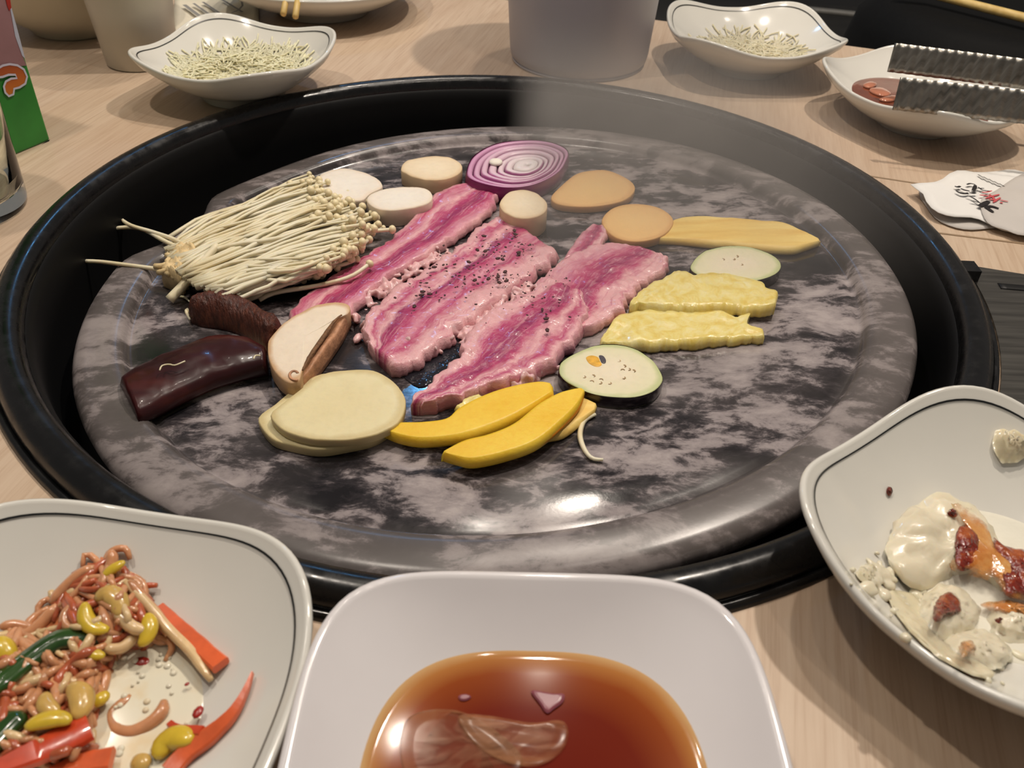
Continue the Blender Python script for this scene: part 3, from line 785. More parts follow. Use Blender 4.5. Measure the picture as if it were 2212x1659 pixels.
# ================================================================== FOOD ON THE STONE
# pork belly
def porkslice(label, A, B, th, mat, seed, **k):
    vs, fs, uv = strip(spx(A, th*.75), spx(B, th*.55), th, S0, nu=90, nv=26, seed=seed, **k)
    o = mk('pork_belly_slice', vs, fs, mat, uvs=uv); return tag(o, label, 'meat', 'pork belly slices on the stone')
mA = meat('pork_a', [(.0, 'f'), (.16, 'l'), (.27, 'g'), (.36, 'f'), (.46, 'l'), (.62, 'd'), (.76, 'l'), (.90, 'g'), (1.0, 'f')], seed=1)
mB = meat('pork_b', [(.0, 'f'), (.14, 'f'), (.20, 'l'), (.30, 'f'), (.38, 'd'), (.48, 'l'), (.60, 'g'), (.70, 'l'), (.84, 'f'), (1.0, 'f')], seed=4)
mC = meat('pork_c', [(.0, 'f'), (.22, 'f'), (.32, 'l'), (.52, 'd'), (.62, 'l'), (.74, 'f'), (.84, 'l'), (.93, 'f'), (1.0, 'g')], seed=8)
mD = meat('pork_d', [(.0, 'f'), (.22, 'g'), (.36, 'l'), (.58, 'd'), (.70, 'l'), (.80, 'f'), (1.0, 'f')], seed=12)
porkslice('pork belly slice under the enoki tips, leftmost of the meat', [(612, 705), (642, 654), (695, 616), (784, 557), (859, 504), (930, 429), (975, 405), (1020, 399)], [(742, 720), (768, 674), (829, 612), (882, 580), (949, 540), (996, 508), (1042, 474), (1070, 448), (1076, 425)], .0055, mA, 1, rag=.0022, bumpy=.0014, lump=.0005, lumps=330, ends=.03, edge=.07)
porkslice('thick pork belly slice sprinkled with black pepper in the middle', [(802, 755), (782, 706), (803, 669), (829, 642), (874, 613), (919, 583), (979, 538), (1024, 500), (1061, 474), (1090, 471)], [(846, 802), (904, 783), (956, 753), (994, 719), (1042, 684), (1087, 650), (1143, 610), (1181, 580), (1207, 552)], .0070, mB, 4, rag=.0040, bumpy=.0018, lump=.0009, lumps=300, ends=.02, edge=.06)
porkslice('pork belly slice half hidden by haze left of the pineapple', [(1170, 700), (1158, 640), (1165, 606), (1200, 572), (1240, 547), (1300, 530), (1350, 532)], [(1262, 718), (1300, 706), (1339, 681), (1386, 624), (1430, 596), (1446, 572), (1432, 556)], .0055, mD, 12, rag=.0030, bumpy=.0018, lump=.0006, lumps=330, ends=.03, edge=.07)
porkslice('long pork belly slice pointing at the potato, nearest of the meat', [(880, 874), (915, 841), (956, 807), (996, 770), (990, 744), (1016, 710), (1068, 669), (1124, 642), (1158, 622), (1195, 605)], [(912, 882), (994, 866), (1061, 842), (1109, 828), (1166, 812), (1203, 780), (1237, 744), (1263, 712), (1271, 676), (1256, 640)], .0075, mC, 8, rag=.0034, bumpy=.0018, lump=.0008, lumps=320, ends=.03, edge=.07)
porkslice('small end of pork belly below the orange slices in the haze', [(1215, 562), (1240, 520), (1270, 490), (1284, 484)], [(1275, 552), (1302, 532), (1314, 506), (1302, 490)], .0045, mD, 20, rag=.0010, bumpy=.0015)
# grainy torn fat along the meat edges
def merge(o, size):
    r_ = o.modifiers.new('merge', 'REMESH'); r_.mode = 'VOXEL'; r_.voxel_size = size; r_.use_smooth_shade = True
    q_ = o.modifiers.new('soften', 'SMOOTH'); q_.iterations = 5; q_.factor = .5
def crumbs(label, poly_px, count, r, h, mat, seed):
    rnd = random.Random(seed); vs, fs = [], []
    for _ in range(count):
        i = rnd.randrange(len(poly_px)-1); t = rnd.random()
        x = poly_px[i][0]*(1-t)+poly_px[i+1][0]*t+rnd.gauss(0, 9); y = poly_px[i][1]*(1-t)+poly_px[i+1][1]*t+rnd.gauss(0, 7)
        p = st(x, y, h*rnd.random()*.7); rr = r*rnd.uniform(.5, 1.25)
        v, f = ball((p.x, p.y, splane(p.x, p.y)+rr*.6+h*.5*rnd.random()), rr*rnd.uniform(.7, 2.2), rr*rnd.uniform(.6, 1.2), rr*rnd.uniform(.6, 1), 6, 4, Matrix.Rotation(rnd.random()*6, 3, 'Z')@Matrix.Rotation(rnd.gauss(0, .5), 3, 'Y'))
        o = len(vs); vs += v; fs += [tuple(o+k for k in q) for q in f]
    o = mk('fat_crumbs', vs, fs, mat); merge(o, .00075)
    return tag(o, label, 'meat bits', kind='stuff')
M_FATC = simple('fat_crumb', C(230, 184, 186), .3, .14, 200, .3, .001, sss=.35, coat=.3)
crumbs('torn grainy fat along the lower edge of the middle pork slice', [(785, 700), (815, 735), (850, 765), (900, 752), (955, 728), (1000, 698), (1060, 660), (1130, 610)], 420, .0019, .009, M_FATC, 3)
crumbs('torn fat edge of the leftmost pork slice', [(790, 650), (850, 608), (910, 575), (965, 542)], 170, .0015, .006, M_FATC, 4)
crumbs('torn fat on the near side of the nearest pork slice', [(1080, 832), (1140, 812), (1165, 790), (1200, 765)], 120, .0017, .010, M_FATC, 5)
crumbs('torn fat edge between the middle and the right pork slices', [(1000, 735), (1040, 700), (1090, 665), (1150, 620)], 200, .0016, .008, M_FATC, 6)
# oily meat juice lying on the stone between the slices
m = NT('meat_juice', .05, .6, (.10, .10, .13, 1)); m.inp('Transmission Weight', .85).inp('IOR', 1.38)
m.bump(m.noise(170, 3, .6), .35, .003); M_JUICE = m.m
vs, fs, at_ = slab(spx([(868, 800), (900, 775), (960, 745), (1010, 700), (1060, 665), (1110, 640), (1120, 655), (1040, 720), (1010, 760), (960, 805), (915, 835), (885, 825)], .0006), .0006, S0, n=60, rings=5, dome=.0005)
tag(mk('meat_juice', vs, fs, M_JUICE, attr=at_), 'glossy puddle of meat juice between the middle and nearest pork slices', 'liquid')
# pepper
def pepper(px_list, seed, label):
    rnd = random.Random(seed); vs, fs = [], []
    for (cx_, cy_, sx, sy, n_, h) in px_list:
        for _ in range(n_):
            x, y = rnd.gauss(cx_, sx), rnd.gauss(cy_, sy)
            p = st(x, y, h); r = rnd.choice((.0002, .0003, .0003, .0003, .0004, .0004, .0005, .0005, .0006, .0006, .0007, .0011))
            R = Matrix.Rotation(rnd.random()*3, 3, 'Z')
            v, f = ball(p, r*1.5, r, r*.5, 5, 3, R); o = len(vs); vs += v; fs += [tuple(o+k for k in q) for q in f]
    tag(mk('ground_pepper', vs, fs, M_PEPPER, smooth=False), label, 'pepper', kind='stuff')
pepper([(1095, 535, 42, 22, 70, .0098), (1000, 590, 45, 26, 60, .0095), (905, 630, 30, 20, 30, .0092), (1080, 590, 45, 20, 30, .0092)], 5, 'coarse black pepper scattered over the middle pork slice')
pepper([(1130, 660, 45, 30, 22, .0100), (1180, 620, 30, 20, 14, .0085), (1200, 650, 40, 25, 14, .0098)], 9, 'coarse black pepper on the right pork slices')

# discs and slices
def disc_slice(name, label, cat, pts, th, flesh, skin=None, group=None, lift=0, **k):
    base = S_(lift)
    O = spx(pts, lift+th)
    vs, fs, at_ = slab(O, th, base, **k)
    if skin is None:
        o = mk(name, vs, fs, flesh, attr=at_); return tag(o, label, cat, group)
    c = sum(O, Vector())/len(O)
    o = thing(name, label, cat, (c.x, c.y, base(c.x, c.y)), group)
    mk('flesh', vs, fs, flesh, o, attr=at_)
    n = k.get('n', 64); P = catmull(O, n, True); cc = sum(P, Vector())/n; sv = []
    for f, h in ((.985, .00015), (1.004, .0008), (1.010, th*.5), (1.006, th-.0007), (.996, th-.0001)):
        for p in P: q = cc+(p-cc)*f; sv.append(Vector((q.x, q.y, base(q.x, q.y)+h)))
    mk('skin', sv, grid_faces(5, n), skin, o)
    return o
eg1 = disc_slice('eggplant_slice', 'round eggplant slice with a torn hole right of the pumpkin slices', 'eggplant', [(1209, 788), (1216, 778), (1234, 767), (1261, 755), (1295, 744), (1339, 744), (1379, 756), (1410, 779), (1430, 808), (1430, 826), (1410, 846), (1369, 858), (1319, 857), (1278, 850), (1244, 836), (1220, 822), (1208, 806)], .0062, M_EGGFL, M_EGGSK, 'eggplant slices', bumpy=.0004)
eg2 = disc_slice('eggplant_slice', 'eggplant slice tucked behind the pineapple pieces', 'eggplant', [(1491, 576), (1508, 553), (1528, 539), (1572, 531), (1622, 534), (1666, 549), (1687, 569), (1680, 588), (1650, 602), (1606, 608), (1550, 605), (1505, 592)], .0060, M_EGGFL, M_EGGSK, 'eggplant slices', bumpy=.0004)
def seeds(par, spots, h):
    for x, y, a_ in spots:
        p = st(x, y, h); P = [p+Vector((math.cos(a_+k*.5), math.sin(a_+k*.5), 0))*.0013*(k-1.5)*.6 for k in range(4)]
        vs, fs = tube(P, [.0001, .0003, .0003, .0001], 6, .5); mk('seed', vs, fs, M_SEED, par)
seeds(eg1, [(1340, 781, .2), (1352, 790, 1), (1345, 797, 2.4), (1362, 798, .6), (1372, 800, 1.2), (1350, 817, .1), (1265, 815, .4), (1285, 811, 1.2), (1300, 818, 2), (1300, 828, .3), (1320, 829, .2), (1280, 822, 2)], .0064)
seeds(eg2, [(1595, 553, .8), (1588, 560, .3), (1605, 572, .5), (1565, 560, 1)], .0062)
for nm, pts, mt, hz in (('hole', [(1294, 768), (1303, 769), (1309, 778), (1307, 785), (1300, 784), (1296, 776)], M_HOLE_SHADE, .00600), ('pumpkin_shred', [(1266, 772), (1278, 768), (1292, 772), (1296, 780), (1300, 788), (1290, 793), (1276, 788), (1268, 780)], M_SHREDY, .0060)):  # the hole is a dark patch laid on top, its shade painted in
    vs, fs, at_ = slab(spx(pts, hz+.0003), .0005, S_(hz), n=24, rings=3); mk(nm, vs, fs, mt, eg1, attr=at_)

pot1 = disc_slice('potato_slice', 'pale potato slice lying underneath its twin at the near left', 'potato', [(558, 910), (564, 894), (586, 878), (632, 842), (680, 812), (735, 803), (785, 806), (822, 826), (850, 858), (858, 890), (846, 922), (808, 948), (753, 961), (690, 970), (627, 960), (586, 946)], .0045, M_POTATO, None, 'potato slices', bumpy=.0003)
pot2 = disc_slice('potato_slice', 'pale potato slice lying on top of its twin at the near left', 'potato', [(584, 896), (608, 872), (654, 836), (699, 807), (753, 798), (807, 800), (844, 819), (871, 849), (876, 877), (862, 910), (825, 933), (771, 947), (703, 950), (649, 943), (608, 926)], .0040, M_POTATO, None, 'potato slices', lift=.0046, bumpy=.0004)
disc_slice('sweet_potato_slice', 'orange sweet potato slice beside the red onion in the haze', 'sweet potato', [(1190, 427), (1208, 405), (1242, 377), (1275, 368), (1315, 368), (1359, 388), (1372, 408), (1352, 430), (1309, 442), (1258, 446), (1208, 441)], .0045, M_SWEET, None, 'orange slices')
disc_slice('sweet_potato_slice', 'orange round slice touching the long yellow slice', 'sweet potato', [(1300, 475), (1319, 452), (1352, 441), (1393, 441), (1430, 451), (1454, 472), (1447, 495), (1420, 513), (1379, 521), (1339, 516), (1312, 499)], .0050, M_SWEET, None, 'orange slices')
disc_slice('king_oyster_slice', 'white mushroom slice partly under the enoki caps', 'mushroom', [(687, 383), (713, 367), (743, 363), (781, 370), (814, 385), (826, 404), (799, 418), (781, 433), (745, 432), (700, 415)], .0075, M_KING, None, 'white mushroom slices', bumpy=.0004)
disc_slice('king_oyster_slice', 'white mushroom chunk lying between the enoki and the pork', 'mushroom', [(792, 432), (811, 414), (852, 405), (904, 403), (930, 414), (933, 430), (915, 443), (870, 452), (820, 452)], .0105, M_KING, None, 'white mushroom slices', bumpy=.0004)
disc_slice('king_oyster_slice', 'tan-edged mushroom chunk left of the red onion', 'mushroom', [(866, 364), (878, 348), (919, 338), (967, 338), (996, 354), (995, 371), (971, 384), (938, 388), (900, 384), (874, 373)], .0095, M_KINGT, None, 'white mushroom slices', bumpy=.0005)
disc_slice('king_oyster_slice', 'round tan mushroom stem below the red onion', 'mushroom', [(1079, 440), (1092, 420), (1115, 411), (1140, 410), (1165, 420), (1182, 440), (1176, 458), (1150, 470), (1115, 470), (1090, 458)], .0130, M_KINGT, None, 'white mushroom slices', bumpy=.0006, dome=.0008)

# red onion
ONT = [(1008, 371), (1024, 337), (1072, 311), (1141, 303), (1192, 308), (1226, 325), (1222, 350), (1202, 376), (1158, 398), (1108, 406), (1058, 401), (1018, 388)]
oth = .0095
def ont(f):
    cx_, cy_ = 1141, 360
    m0 = (1116, 355)
    return [((x-m0[0])*f+m0[0]*f+cx_*(1-f)-(m0[0]*f-m0[0])*0+0 - (m0[0]*f - m0[0]*f), (y-m0[1])*f+m0[1]*f+cy_*(1-f)) for x, y in ONT]
O1 = spx(ONT, oth); c = sum(O1, Vector())/len(O1)
on = thing('red_onion_slice', 'thick purple-edged red onion slice at the back of the stone', 'onion', (c.x, c.y, splane(c.x, c.y)))
NR = 7; BND = [0, .24, .38, .50, .65, .77, .89, 1.0]
for i in range(NR):
    fo = BND[i+1]; fi = BND[i]+.012 if i else 0
    A_ = catmull(spx(ont(fo), oth), 72, True)
    B_ = catmull(spx(ont(max(fi, .02)), oth), 72, True)
    vs, at_ = [], []; dz = (.0010 if i == 0 else .0005*math.sin(i*2.1))
    for w, h in ((1, .0004), (1.0, oth-.0012), (.93, oth-.0002), (.7, oth+.0003), (.4, oth+.0003), (.12, oth-.0001), (.02, oth-.0014), (.0, .002)):
        for a_, b_ in zip(A_, B_):
            p = b_.lerp(a_, w); vs.append(Vector((p.x, p.y, splane(p.x, p.y)+h+(dz if h > .005 else 0)))); at_.append(w)
    fs = grid_faces(8, 72)
    mk('layer', vs, fs, onionring(i, NR), on, attr=at_)
P = catmull(O1, 72, True); cc = sum(P, Vector())/72; sv = []
for f, h in ((.96, .0001), (1.012, .0008), (1.03, oth*.45), (1.015, oth-.001), (1.0, oth+.0003)):
    for p in P: q = cc+(p-cc)*f; sv.append(Vector((q.x, q.y, splane(q.x, q.y)+h)))
mk('skin', sv, grid_faces(5, 72), M_ONSK, on)
p = st(1071, 350, oth+.001)
vs, fs = ball(p, .0042, .0045, .0016, 12, 6); tag(mk('garlic_bit', vs, fs, M_KING), 'small white garlic bit on top of the onion', 'garlic')

# strips
def strip_slice(name, label, cat, A, B, th, mat, group=None, lift=0, skin=None, **k):
    vs, fs, uv = strip(spx(A, lift+th*.8), spx(B, lift+th*.6), th, S_(lift), **k)
    if skin is None: return tag(mk(name, vs, fs, mat, uvs=uv), label, cat, group)
    c = sum(vs, Vector())/len(vs)
    o = thing(name, label, cat, (c.x, c.y, splane(c.x, c.y)+lift), group)
    mk('flesh', vs, fs, mat, o, uvs=uv)
    P = catmull(spx(B, lift+th*.35), 40)
    P = [Vector((p.x, p.y, splane(p.x, p.y)+lift+th*.30)) for p in P]
    vs, fs = tube(P, [.0002+.0007*min(1, min(i, 40-i)/6) for i in range(41)], 8, 1.2); mk('rind', vs, fs, skin, o)
    return o
PG = 'pumpkin slices'
strip_slice('pumpkin_slice', 'pale end of a pumpkin slice sticking out under the other two', 'pumpkin', [(1150, 900), (1190, 858), (1223, 842), (1262, 860), (1290, 875)], [(1160, 955), (1188, 949), (1218, 942), (1252, 918), (1285, 889)], .0035, M_YELLOW, PG, edge=.06, ends=.02)
strip_slice('pumpkin_slice', 'bright yellow pumpkin crescent touching the potato with its tip', 'pumpkin', [(829, 932), (856, 916), (913, 913), (965, 905), (990, 882), (1033, 858), (1089, 838), (1159, 826), (1195, 832)], [(831, 934), (860, 947), (906, 956), (965, 953), (1018, 944), (1089, 919), (1142, 890), (1196, 852)], .0050, M_PUMP, PG, lift=.0022, skin=M_PUMPSK, edge=.035, ends=.01)
strip_slice('pumpkin_slice', 'bright yellow pumpkin crescent, the nearest slice on the stone', 'pumpkin', [(953, 982), (1001, 953), (1054, 939), (1107, 916), (1159, 875), (1202, 852), (1240, 843), (1262, 842)], [(955, 984), (983, 993), (1022, 1001), (1089, 988), (1159, 963), (1212, 921), (1248, 882), (1263, 846)], .0050, M_PUMP, PG, lift=.0036, skin=M_PUMPSK, edge=.035, ends=.01)
p = st(1035, 858, .004)
vs, fs, uv = strip(spx([(985, 880), (1005, 862), (1030, 850)], .006), spx([(1000, 888), (1022, 874), (1048, 858)], .006), .004, S_(.003), nu=20, nv=8, rag=.003, bumpy=.002); tag(mk('pumpkin_pith', vs, fs, M_PINE, uvs=uv), 'stringy pale pumpkin pith between the pork and the yellow crescent', 'pumpkin pith')
strip_slice('pumpkin_slice', 'long pale yellow pointed slice at the right of the stone', 'pumpkin', [(1415, 510), (1440, 487), (1457, 473), (1500, 466), (1560, 468), (1640, 474), (1690, 480), (1730, 497), (1773, 521)], [(1418, 520), (1470, 523), (1530, 530), (1600, 535), (1660, 542), (1710, 544), (1740, 536), (1773, 523)], .0040, M_YELLOW, PG, edge=.05, bumpy=.0005, ends=.02)
strip_slice('pineapple_piece', 'yellow pineapple piece overlapping the far eggplant slice', 'pineapple', [(1357, 660), (1393, 620), (1427, 603), (1454, 586), (1477, 580), (1500, 592), (1540, 589), (1572, 593), (1616, 601), (1648, 611), (1655, 622), (1682, 637)], [(1362, 666), (1400, 665), (1471, 673), (1538, 671), (1616, 673), (1656, 674), (1674, 668)], .0055, M_PINE, 'pineapple pieces', lift=.0022, edge=.10, bumpy=.0010, rag=.0018, lump=.0004, ends=.02, nu=90)
strip_slice('pineapple_piece', 'yellow pineapple piece nearest the round eggplant slice', 'pineapple', [(1296, 736), (1318, 700), (1345, 676), (1386, 668), (1440, 671), (1500, 675), (1560, 672), (1590, 684), (1622, 675), (1612, 700), (1651, 713)], [(1297, 748), (1340, 749), (1400, 752), (1471, 749), (1530, 743), (1600, 736), (1651, 734)], .0050, M_PINE, 'pineapple pieces', edge=.10, bumpy=.0010, rag=.0018, lump=.0004, ends=.02, nu=90)

# dark eggplant wedge
ew = thing('eggplant_wedge', 'dark maroon eggplant wedge lying skin up at the left', 'eggplant', st(415, 815))
A = [(253, 812), (299, 782), (352, 757), (419, 731), (475, 716), (531, 724), (576, 746)]; B_ = [(299, 908), (344, 886), (400, 857), (456, 831), (512, 813), (545, 805), (578, 798)]
vs, fs, uv = strip(spx(A, .009), spx(B_, .006), .006, S_(.0022), nu=50, nv=20, bulge=.0042, edge=.12, ends=.03, bumpy=.0010); mk('skin', vs, fs, M_EGGRED, ew, uvs=uv)
A2 = [(258, 830), (352, 775), (475, 735), (570, 755)]; B2 = [(303, 919), (344, 899), (400, 870), (456, 844), (512, 825), (545, 815), (580, 808)]
vs, fs, uv = strip(spx(A2, .001), spx(B2, .001), .0028, S0, nu=40, nv=8, edge=.1, ends=.02); mk('flesh', vs, fs, M_POTATO, ew, uvs=uv, attr=[.5]*len(vs))
for pts in ([(345, 800), (350, 790), (365, 787), (378, 789), (400, 780)], [(548, 775), (552, 768), (562, 768)]):
    P = catmull([st(x, y, .0155) for x, y in pts], 12); vs, fs = tube(P, .00035, 5); mk('stuck_fibre', vs, fs, M_ENOKI, ew)
# brown wrinkled mushroom
vs, fs, uv = strip(spx([(406, 673), (428, 650), (467, 638), (509, 642), (550, 660), (591, 686), (612, 706)], .006), spx([(409, 684), (434, 693), (475, 699), (516, 711), (550, 733), (578, 752), (606, 732)], .004), .006, S0, nu=60, nv=24, bulge=.007, edge=.3, ends=.12, bumpy=.0015, lump=.0008, lumps=420)
tag(mk('brown_mushroom', vs, fs, M_BROWN, uvs=uv), 'brown wrinkled mushroom cap between the enoki and the eggplant wedge', 'mushroom')
# shiitake half
sh = thing('shiitake_half', 'halved shiitake mushroom showing its white cut face and gills', 'mushroom', st(665, 745))
O = spx([(578, 748), (582, 780), (600, 810), (624, 826), (645, 822), (652, 806), (660, 786), (676, 764), (700, 728), (726, 692), (752, 676), (756, 662), (744, 653), (718, 652), (680, 660), (636, 682), (606, 704), (584, 728)], .0110)
vs, fs, at_ = slab(O, .0085, S_(.0025), n=80, bumpy=.0006, dome=.0006); mk('flesh', vs, fs, M_SHIIFL, sh, attr=at_)
vs, fs, uv = strip(spx([(640, 815), (662, 780), (690, 738), (722, 694), (748, 672)], .0105), spx([(652, 818), (684, 786), (716, 744), (740, 708), (756, 676)], .0085), .0085, S_(.001), nu=50, nv=12, edge=.3, bumpy=.0012, ends=.1); mk('gills', vs, fs, M_SHIISK, sh, uvs=uv)
for pts, w in (([(654, 800), (668, 772), (694, 735), (722, 694), (738, 680)], .0010),):
    P = catmull([st(x, y, .0114) for x, y in pts], 24); vs, fs = tube(P, [w*(.4+.8*math.sin(math.pi*i/24)+.25*noise.noise(Vector((i*.7, 0, 0)))) for i in range(25)], 6, .5); mk('gill_groove', vs, fs, M_SHIIGI, sh)
P = []
for i in range(26):
    a_ = i/25*4.6; r_ = 17*(1-.68*i/25); P.append(st(638+r_*math.cos(a_+1.2), 808+r_*.8*math.sin(a_+1.2), .0114))
vs, fs = tube(P, .0006, 6, .6); mk('curled_rim', vs, fs, M_SHIISK, sh)

# ------------------------------------------------------------------ enoki bundle
en = thing('enoki_bundle', 'fan-shaped bundle of pale enoki mushrooms at the left of the stone', 'mushroom', st(560, 540))
rnd = random.Random(11)
def stalk(P, r_a, r_b, capr=0.0, mat=None):
    n = len(P)-1
    vs, fs = tube(P, [r_a+(r_b-r_a)*i/n for i in range(n+1)], 6)
    o = mk('stalk', vs, fs, mat or M_ENOKI, en)
    if capr:
        d = (P[-1]-P[-2]).normalized(); R = d.to_track_quat('Z', 'Y').to_matrix()
        v, f = ball(P[-1]+d*capr*.25, capr, capr, capr*.82, 10, 6, R); mk('cap', v, f, M_ENCAP, o)
    return o
root = catmull([Vector((x, y, 0)) for x, y in ((372, 520), (356, 552), (372, 590), (420, 617), (470, 640), (530, 648))], 40)
capl = catmull([Vector((x, y, 0)) for x, y in ((655, 398), (690, 385), (730, 425), (775, 442), (815, 465), (820, 492), (800, 512), (775, 535), (720, 568), (640, 600))], 40)
capl2 = [Vector((p.x, p.y, 0)) for p in capl]
for layer, (cnt, h0, short) in enumerate(((44, .0022, 0), (46, .0060, .02), (46, .0098, .05), (42, .0135, .08), (36, .0165, .12))):
    for i in range(cnt):
        w = (i+.5+rnd.uniform(-.35, .35))/cnt
        mrg = .035*layer; w2 = mrg+(1-2*mrg)*w
        s = root[min(40, int(w2*40))]+Vector((rnd.gauss(0, 5), rnd.gauss(0, 4), 0)); e = capl2[min(40, int(w2*40))]+Vector((rnd.gauss(0, 12), rnd.gauss(0, 8), 0))
        e = e.lerp(s, short+rnd.uniform(-.03, .10)); s = s.lerp(e, layer*.006+rnd.uniform(0, .02))
        prof_h = math.sin(math.pi*min(max(w2, .03), .97))**.5
        hs = .002+h0*.75*prof_h; he = .0025+h0*(.95)*prof_h+rnd.uniform(-.001, .002)
        k = rnd.gauss(0, 1); P = []
        for j in range(9):
            t = j/8; q = s.lerp(e, t)
            q.x += 7*k*math.sin(math.pi*t); q.y += -9*math.sin(math.pi*t)+6*k*math.sin(2*math.pi*t)+rnd.gauss(0, 1.6)
            P.append(st(q.x, q.y, hs+(he-hs)*t+.002*math.sin(math.pi*t)))
        r_ = rnd.uniform(.00070, .00125)
        stalk(P, r_*1.15, r_*.85, rnd.uniform(.0016, .0028))
# root clump
vs, fs, uv = strip(spx([(350, 585), (356, 560), (372, 536), (395, 522)], .010), spx([(392, 602), (402, 585), (415, 566), (430, 548)], .010), .011, S0, nu=24, nv=12, rag=.004, bumpy=.004, lump=.004, lumps=300); mk('root_clump', vs, fs, M_ENROOT, en, uvs=uv)
for _ in range(14):
    x, y = rnd.uniform(352, 415), rnd.uniform(545, 600); P = [st(x-rnd.uniform(8, 24), y+rnd.uniform(-4, 10), .006+.004*rnd.random()), st(x, y, .010), st(x+30, y-14, .012)]
    stalk(catmull(P, 6), .0016, .0012, 0, M_ENROOT)
# single stalks that stray from the bundle
for pts, h0, h1, ra, rb, cr in (([(400, 530), (370, 515), (325, 500), (285, 488), (262, 474), (251, 464)], .009, .006, .0013, .0010, .0022), ([(395, 540), (350, 518), (310, 496), (276, 491), (240, 495), (205, 505)], .008, .004, .0013, .0010, .0022), ([(380, 586), (330, 580), (269, 572), (210, 565), (157, 564)], .006, .004, .0012, .0010, .0017), ([(470, 530), (430, 575), (400, 612), (366, 648)], .018, .004, .0019, .0024, 0), ([(560, 648), (596, 632), (687, 617), (756, 598), (797, 571)], .004, .0095, .0012, .0010, .0022), ([(600, 560), (700, 525), (781, 503), (845, 496)], .016, .010, .0013, .0010, .0024), ([(560, 590), (660, 585), (740, 560), (768, 540), (796, 518)], .014, .009, .0013, .0010, .0023), ([(520, 640), (600, 620), (660, 596), (700, 578), (740, 572), (770, 560)], .010, .008, .0012, .0010, .0019)):
    P = catmull([st(x, y, h0+(h1-h0)*i/(len(pts)-1)) for i, (x, y) in enumerate(pts)], 16); stalk(P, ra, rb, cr)
# loose fibres
def strand(name, label, pts, h, r, mat, cat, ends=1.0):
    P = catmull([st(x, y, h) for x, y in pts], 20); vs, fs = tube(P, [r*(.5+.5*math.sin(math.pi*(.1+.85*i/20))) for i in range(21)], 6); return tag(mk(name, vs, fs, mat), label, cat)
strand('enoki_shred', 'thin curled white shred right of the nearest pumpkin crescent', [(1286, 895), (1262, 910), (1253, 939), (1262, 970), (1279, 990), (1303, 993)], .0012, .0011, M_ENOKI, 'mushroom shred')
strand('enoki_shred', 'tiny pale curl at the tip of the brown mushroom', [(410, 690), (402, 672), (408, 670), (422, 688), (440, 692)], .0035, .0008, M_ENOKI, 'mushroom shred')
strand('enoki_shred', 'tiny pale shred between the enoki root and the brown mushroom', [(380, 640), (398, 642), (410, 652)], .0010, .0006, M_ENOKI, 'mushroom shred')

# ================================================================== FOOD IN THE BOWLS
# --- front left: bean sprouts
K = 2.7237
def lp(x, y): return x/K, 1050+y/K
def inpoly(x, y, P):
    c_ = False; j = len(P)-1
    for i in range(len(P)):
        if (P[i][1] > y) != (P[j][1] > y) and x < (P[j][0]-P[i][0])*(y-P[i][1])/(P[j][1]-P[i][1])+P[i][0]: c_ = not c_
        j = i
    return c_
PILE = [(650, 390), (760, 470), (850, 560), (930, 720), (990, 880), (860, 940), (720, 1000), (680, 1120), (650, 1280), (600, 1400), (600, 1560), (560, 1760), (-250, 1760), (-260, 1000), (-60, 850), (200, 830), (290, 680), (400, 560), (480, 470)]
def pile_h(x, y):
    if not inpoly(x, y, PILE): return 0
    d = 1e9
    for i in range(len(PILE)):
        a_, b_ = Vector(PILE[i]), Vector(PILE[(i+1) % len(PILE)]); e_ = b_-a_; t = max(0, min(1, (Vector((x, y))-a_).dot(e_)/e_.dot(e_))); d = min(d, (Vector((x, y))-(a_+e_*t)).length)
    return .0115*min(1, d/190)**.7
# soft mass underneath the strands
vs, fs = [], []; G = 34; idx = {}
for iy in range(G+1):
    for ix in range(G+1):
        x = -260+ix*(1000+260)/G; y = 380+iy*(1380)/G
        h = pile_h(x, y)
        if h > 0:
            px_, py_ = lp(x, y); p = B_L.on(px_, py_, .0006+h*.62); p.z += .0015*fbm((p.x, p.y, 2), 160); idx[ix, iy] = len(vs); vs.append(p)
for (ix, iy), a_ in idx.items():
    q = [idx.get(k) for k in ((ix+1, iy), (ix+1, iy+1), (ix, iy+1))]
    if None not in q: fs.append((a_, q[0], q[1], q[2]))
    elif q[0] is not None and q[2] is not None: fs.append((a_, q[0], q[2]))
tag(mk('seasoning_mass', vs, fs, M_PASTE), 'reddish seasoned mush under the bean sprouts in the left bowl', 'seasoning', kind='stuff')
vs, fs, at_ = B_L.disc(.0126); tag(mk('broth', vs, fs, M_BROTH, attr=at_), 'milky orange-flecked liquid in the bottom of the sprout bowl', 'liquid')
rnd = random.Random(21)
def bar(path, w, h, upv=Vector((0, 0, 1))):
    '''cut strip with a square section'''
    vs = []; n = len(path)
    for i, p in enumerate(path):
        t = (path[min(i+1, n-1)]-path[max(i-1, 0)]).normalized(); s_ = t.cross(upv).normalized(); u_ = s_.cross(t)
        ww = w[i] if hasattr(w, '__len__') else w
        for a_, b_ in ((-1, -.6), (-.8, -1), (.8, -1), (1, -.6), (1, .6), (.8, 1), (-.8, 1), (-1, .6)): vs.append(p+s_*ww*a_+u_*h*b_)
    return vs, grid_faces(n, 8)+[tuple(range(7, -1, -1)), tuple((n-1)*8+j for j in range(8))]
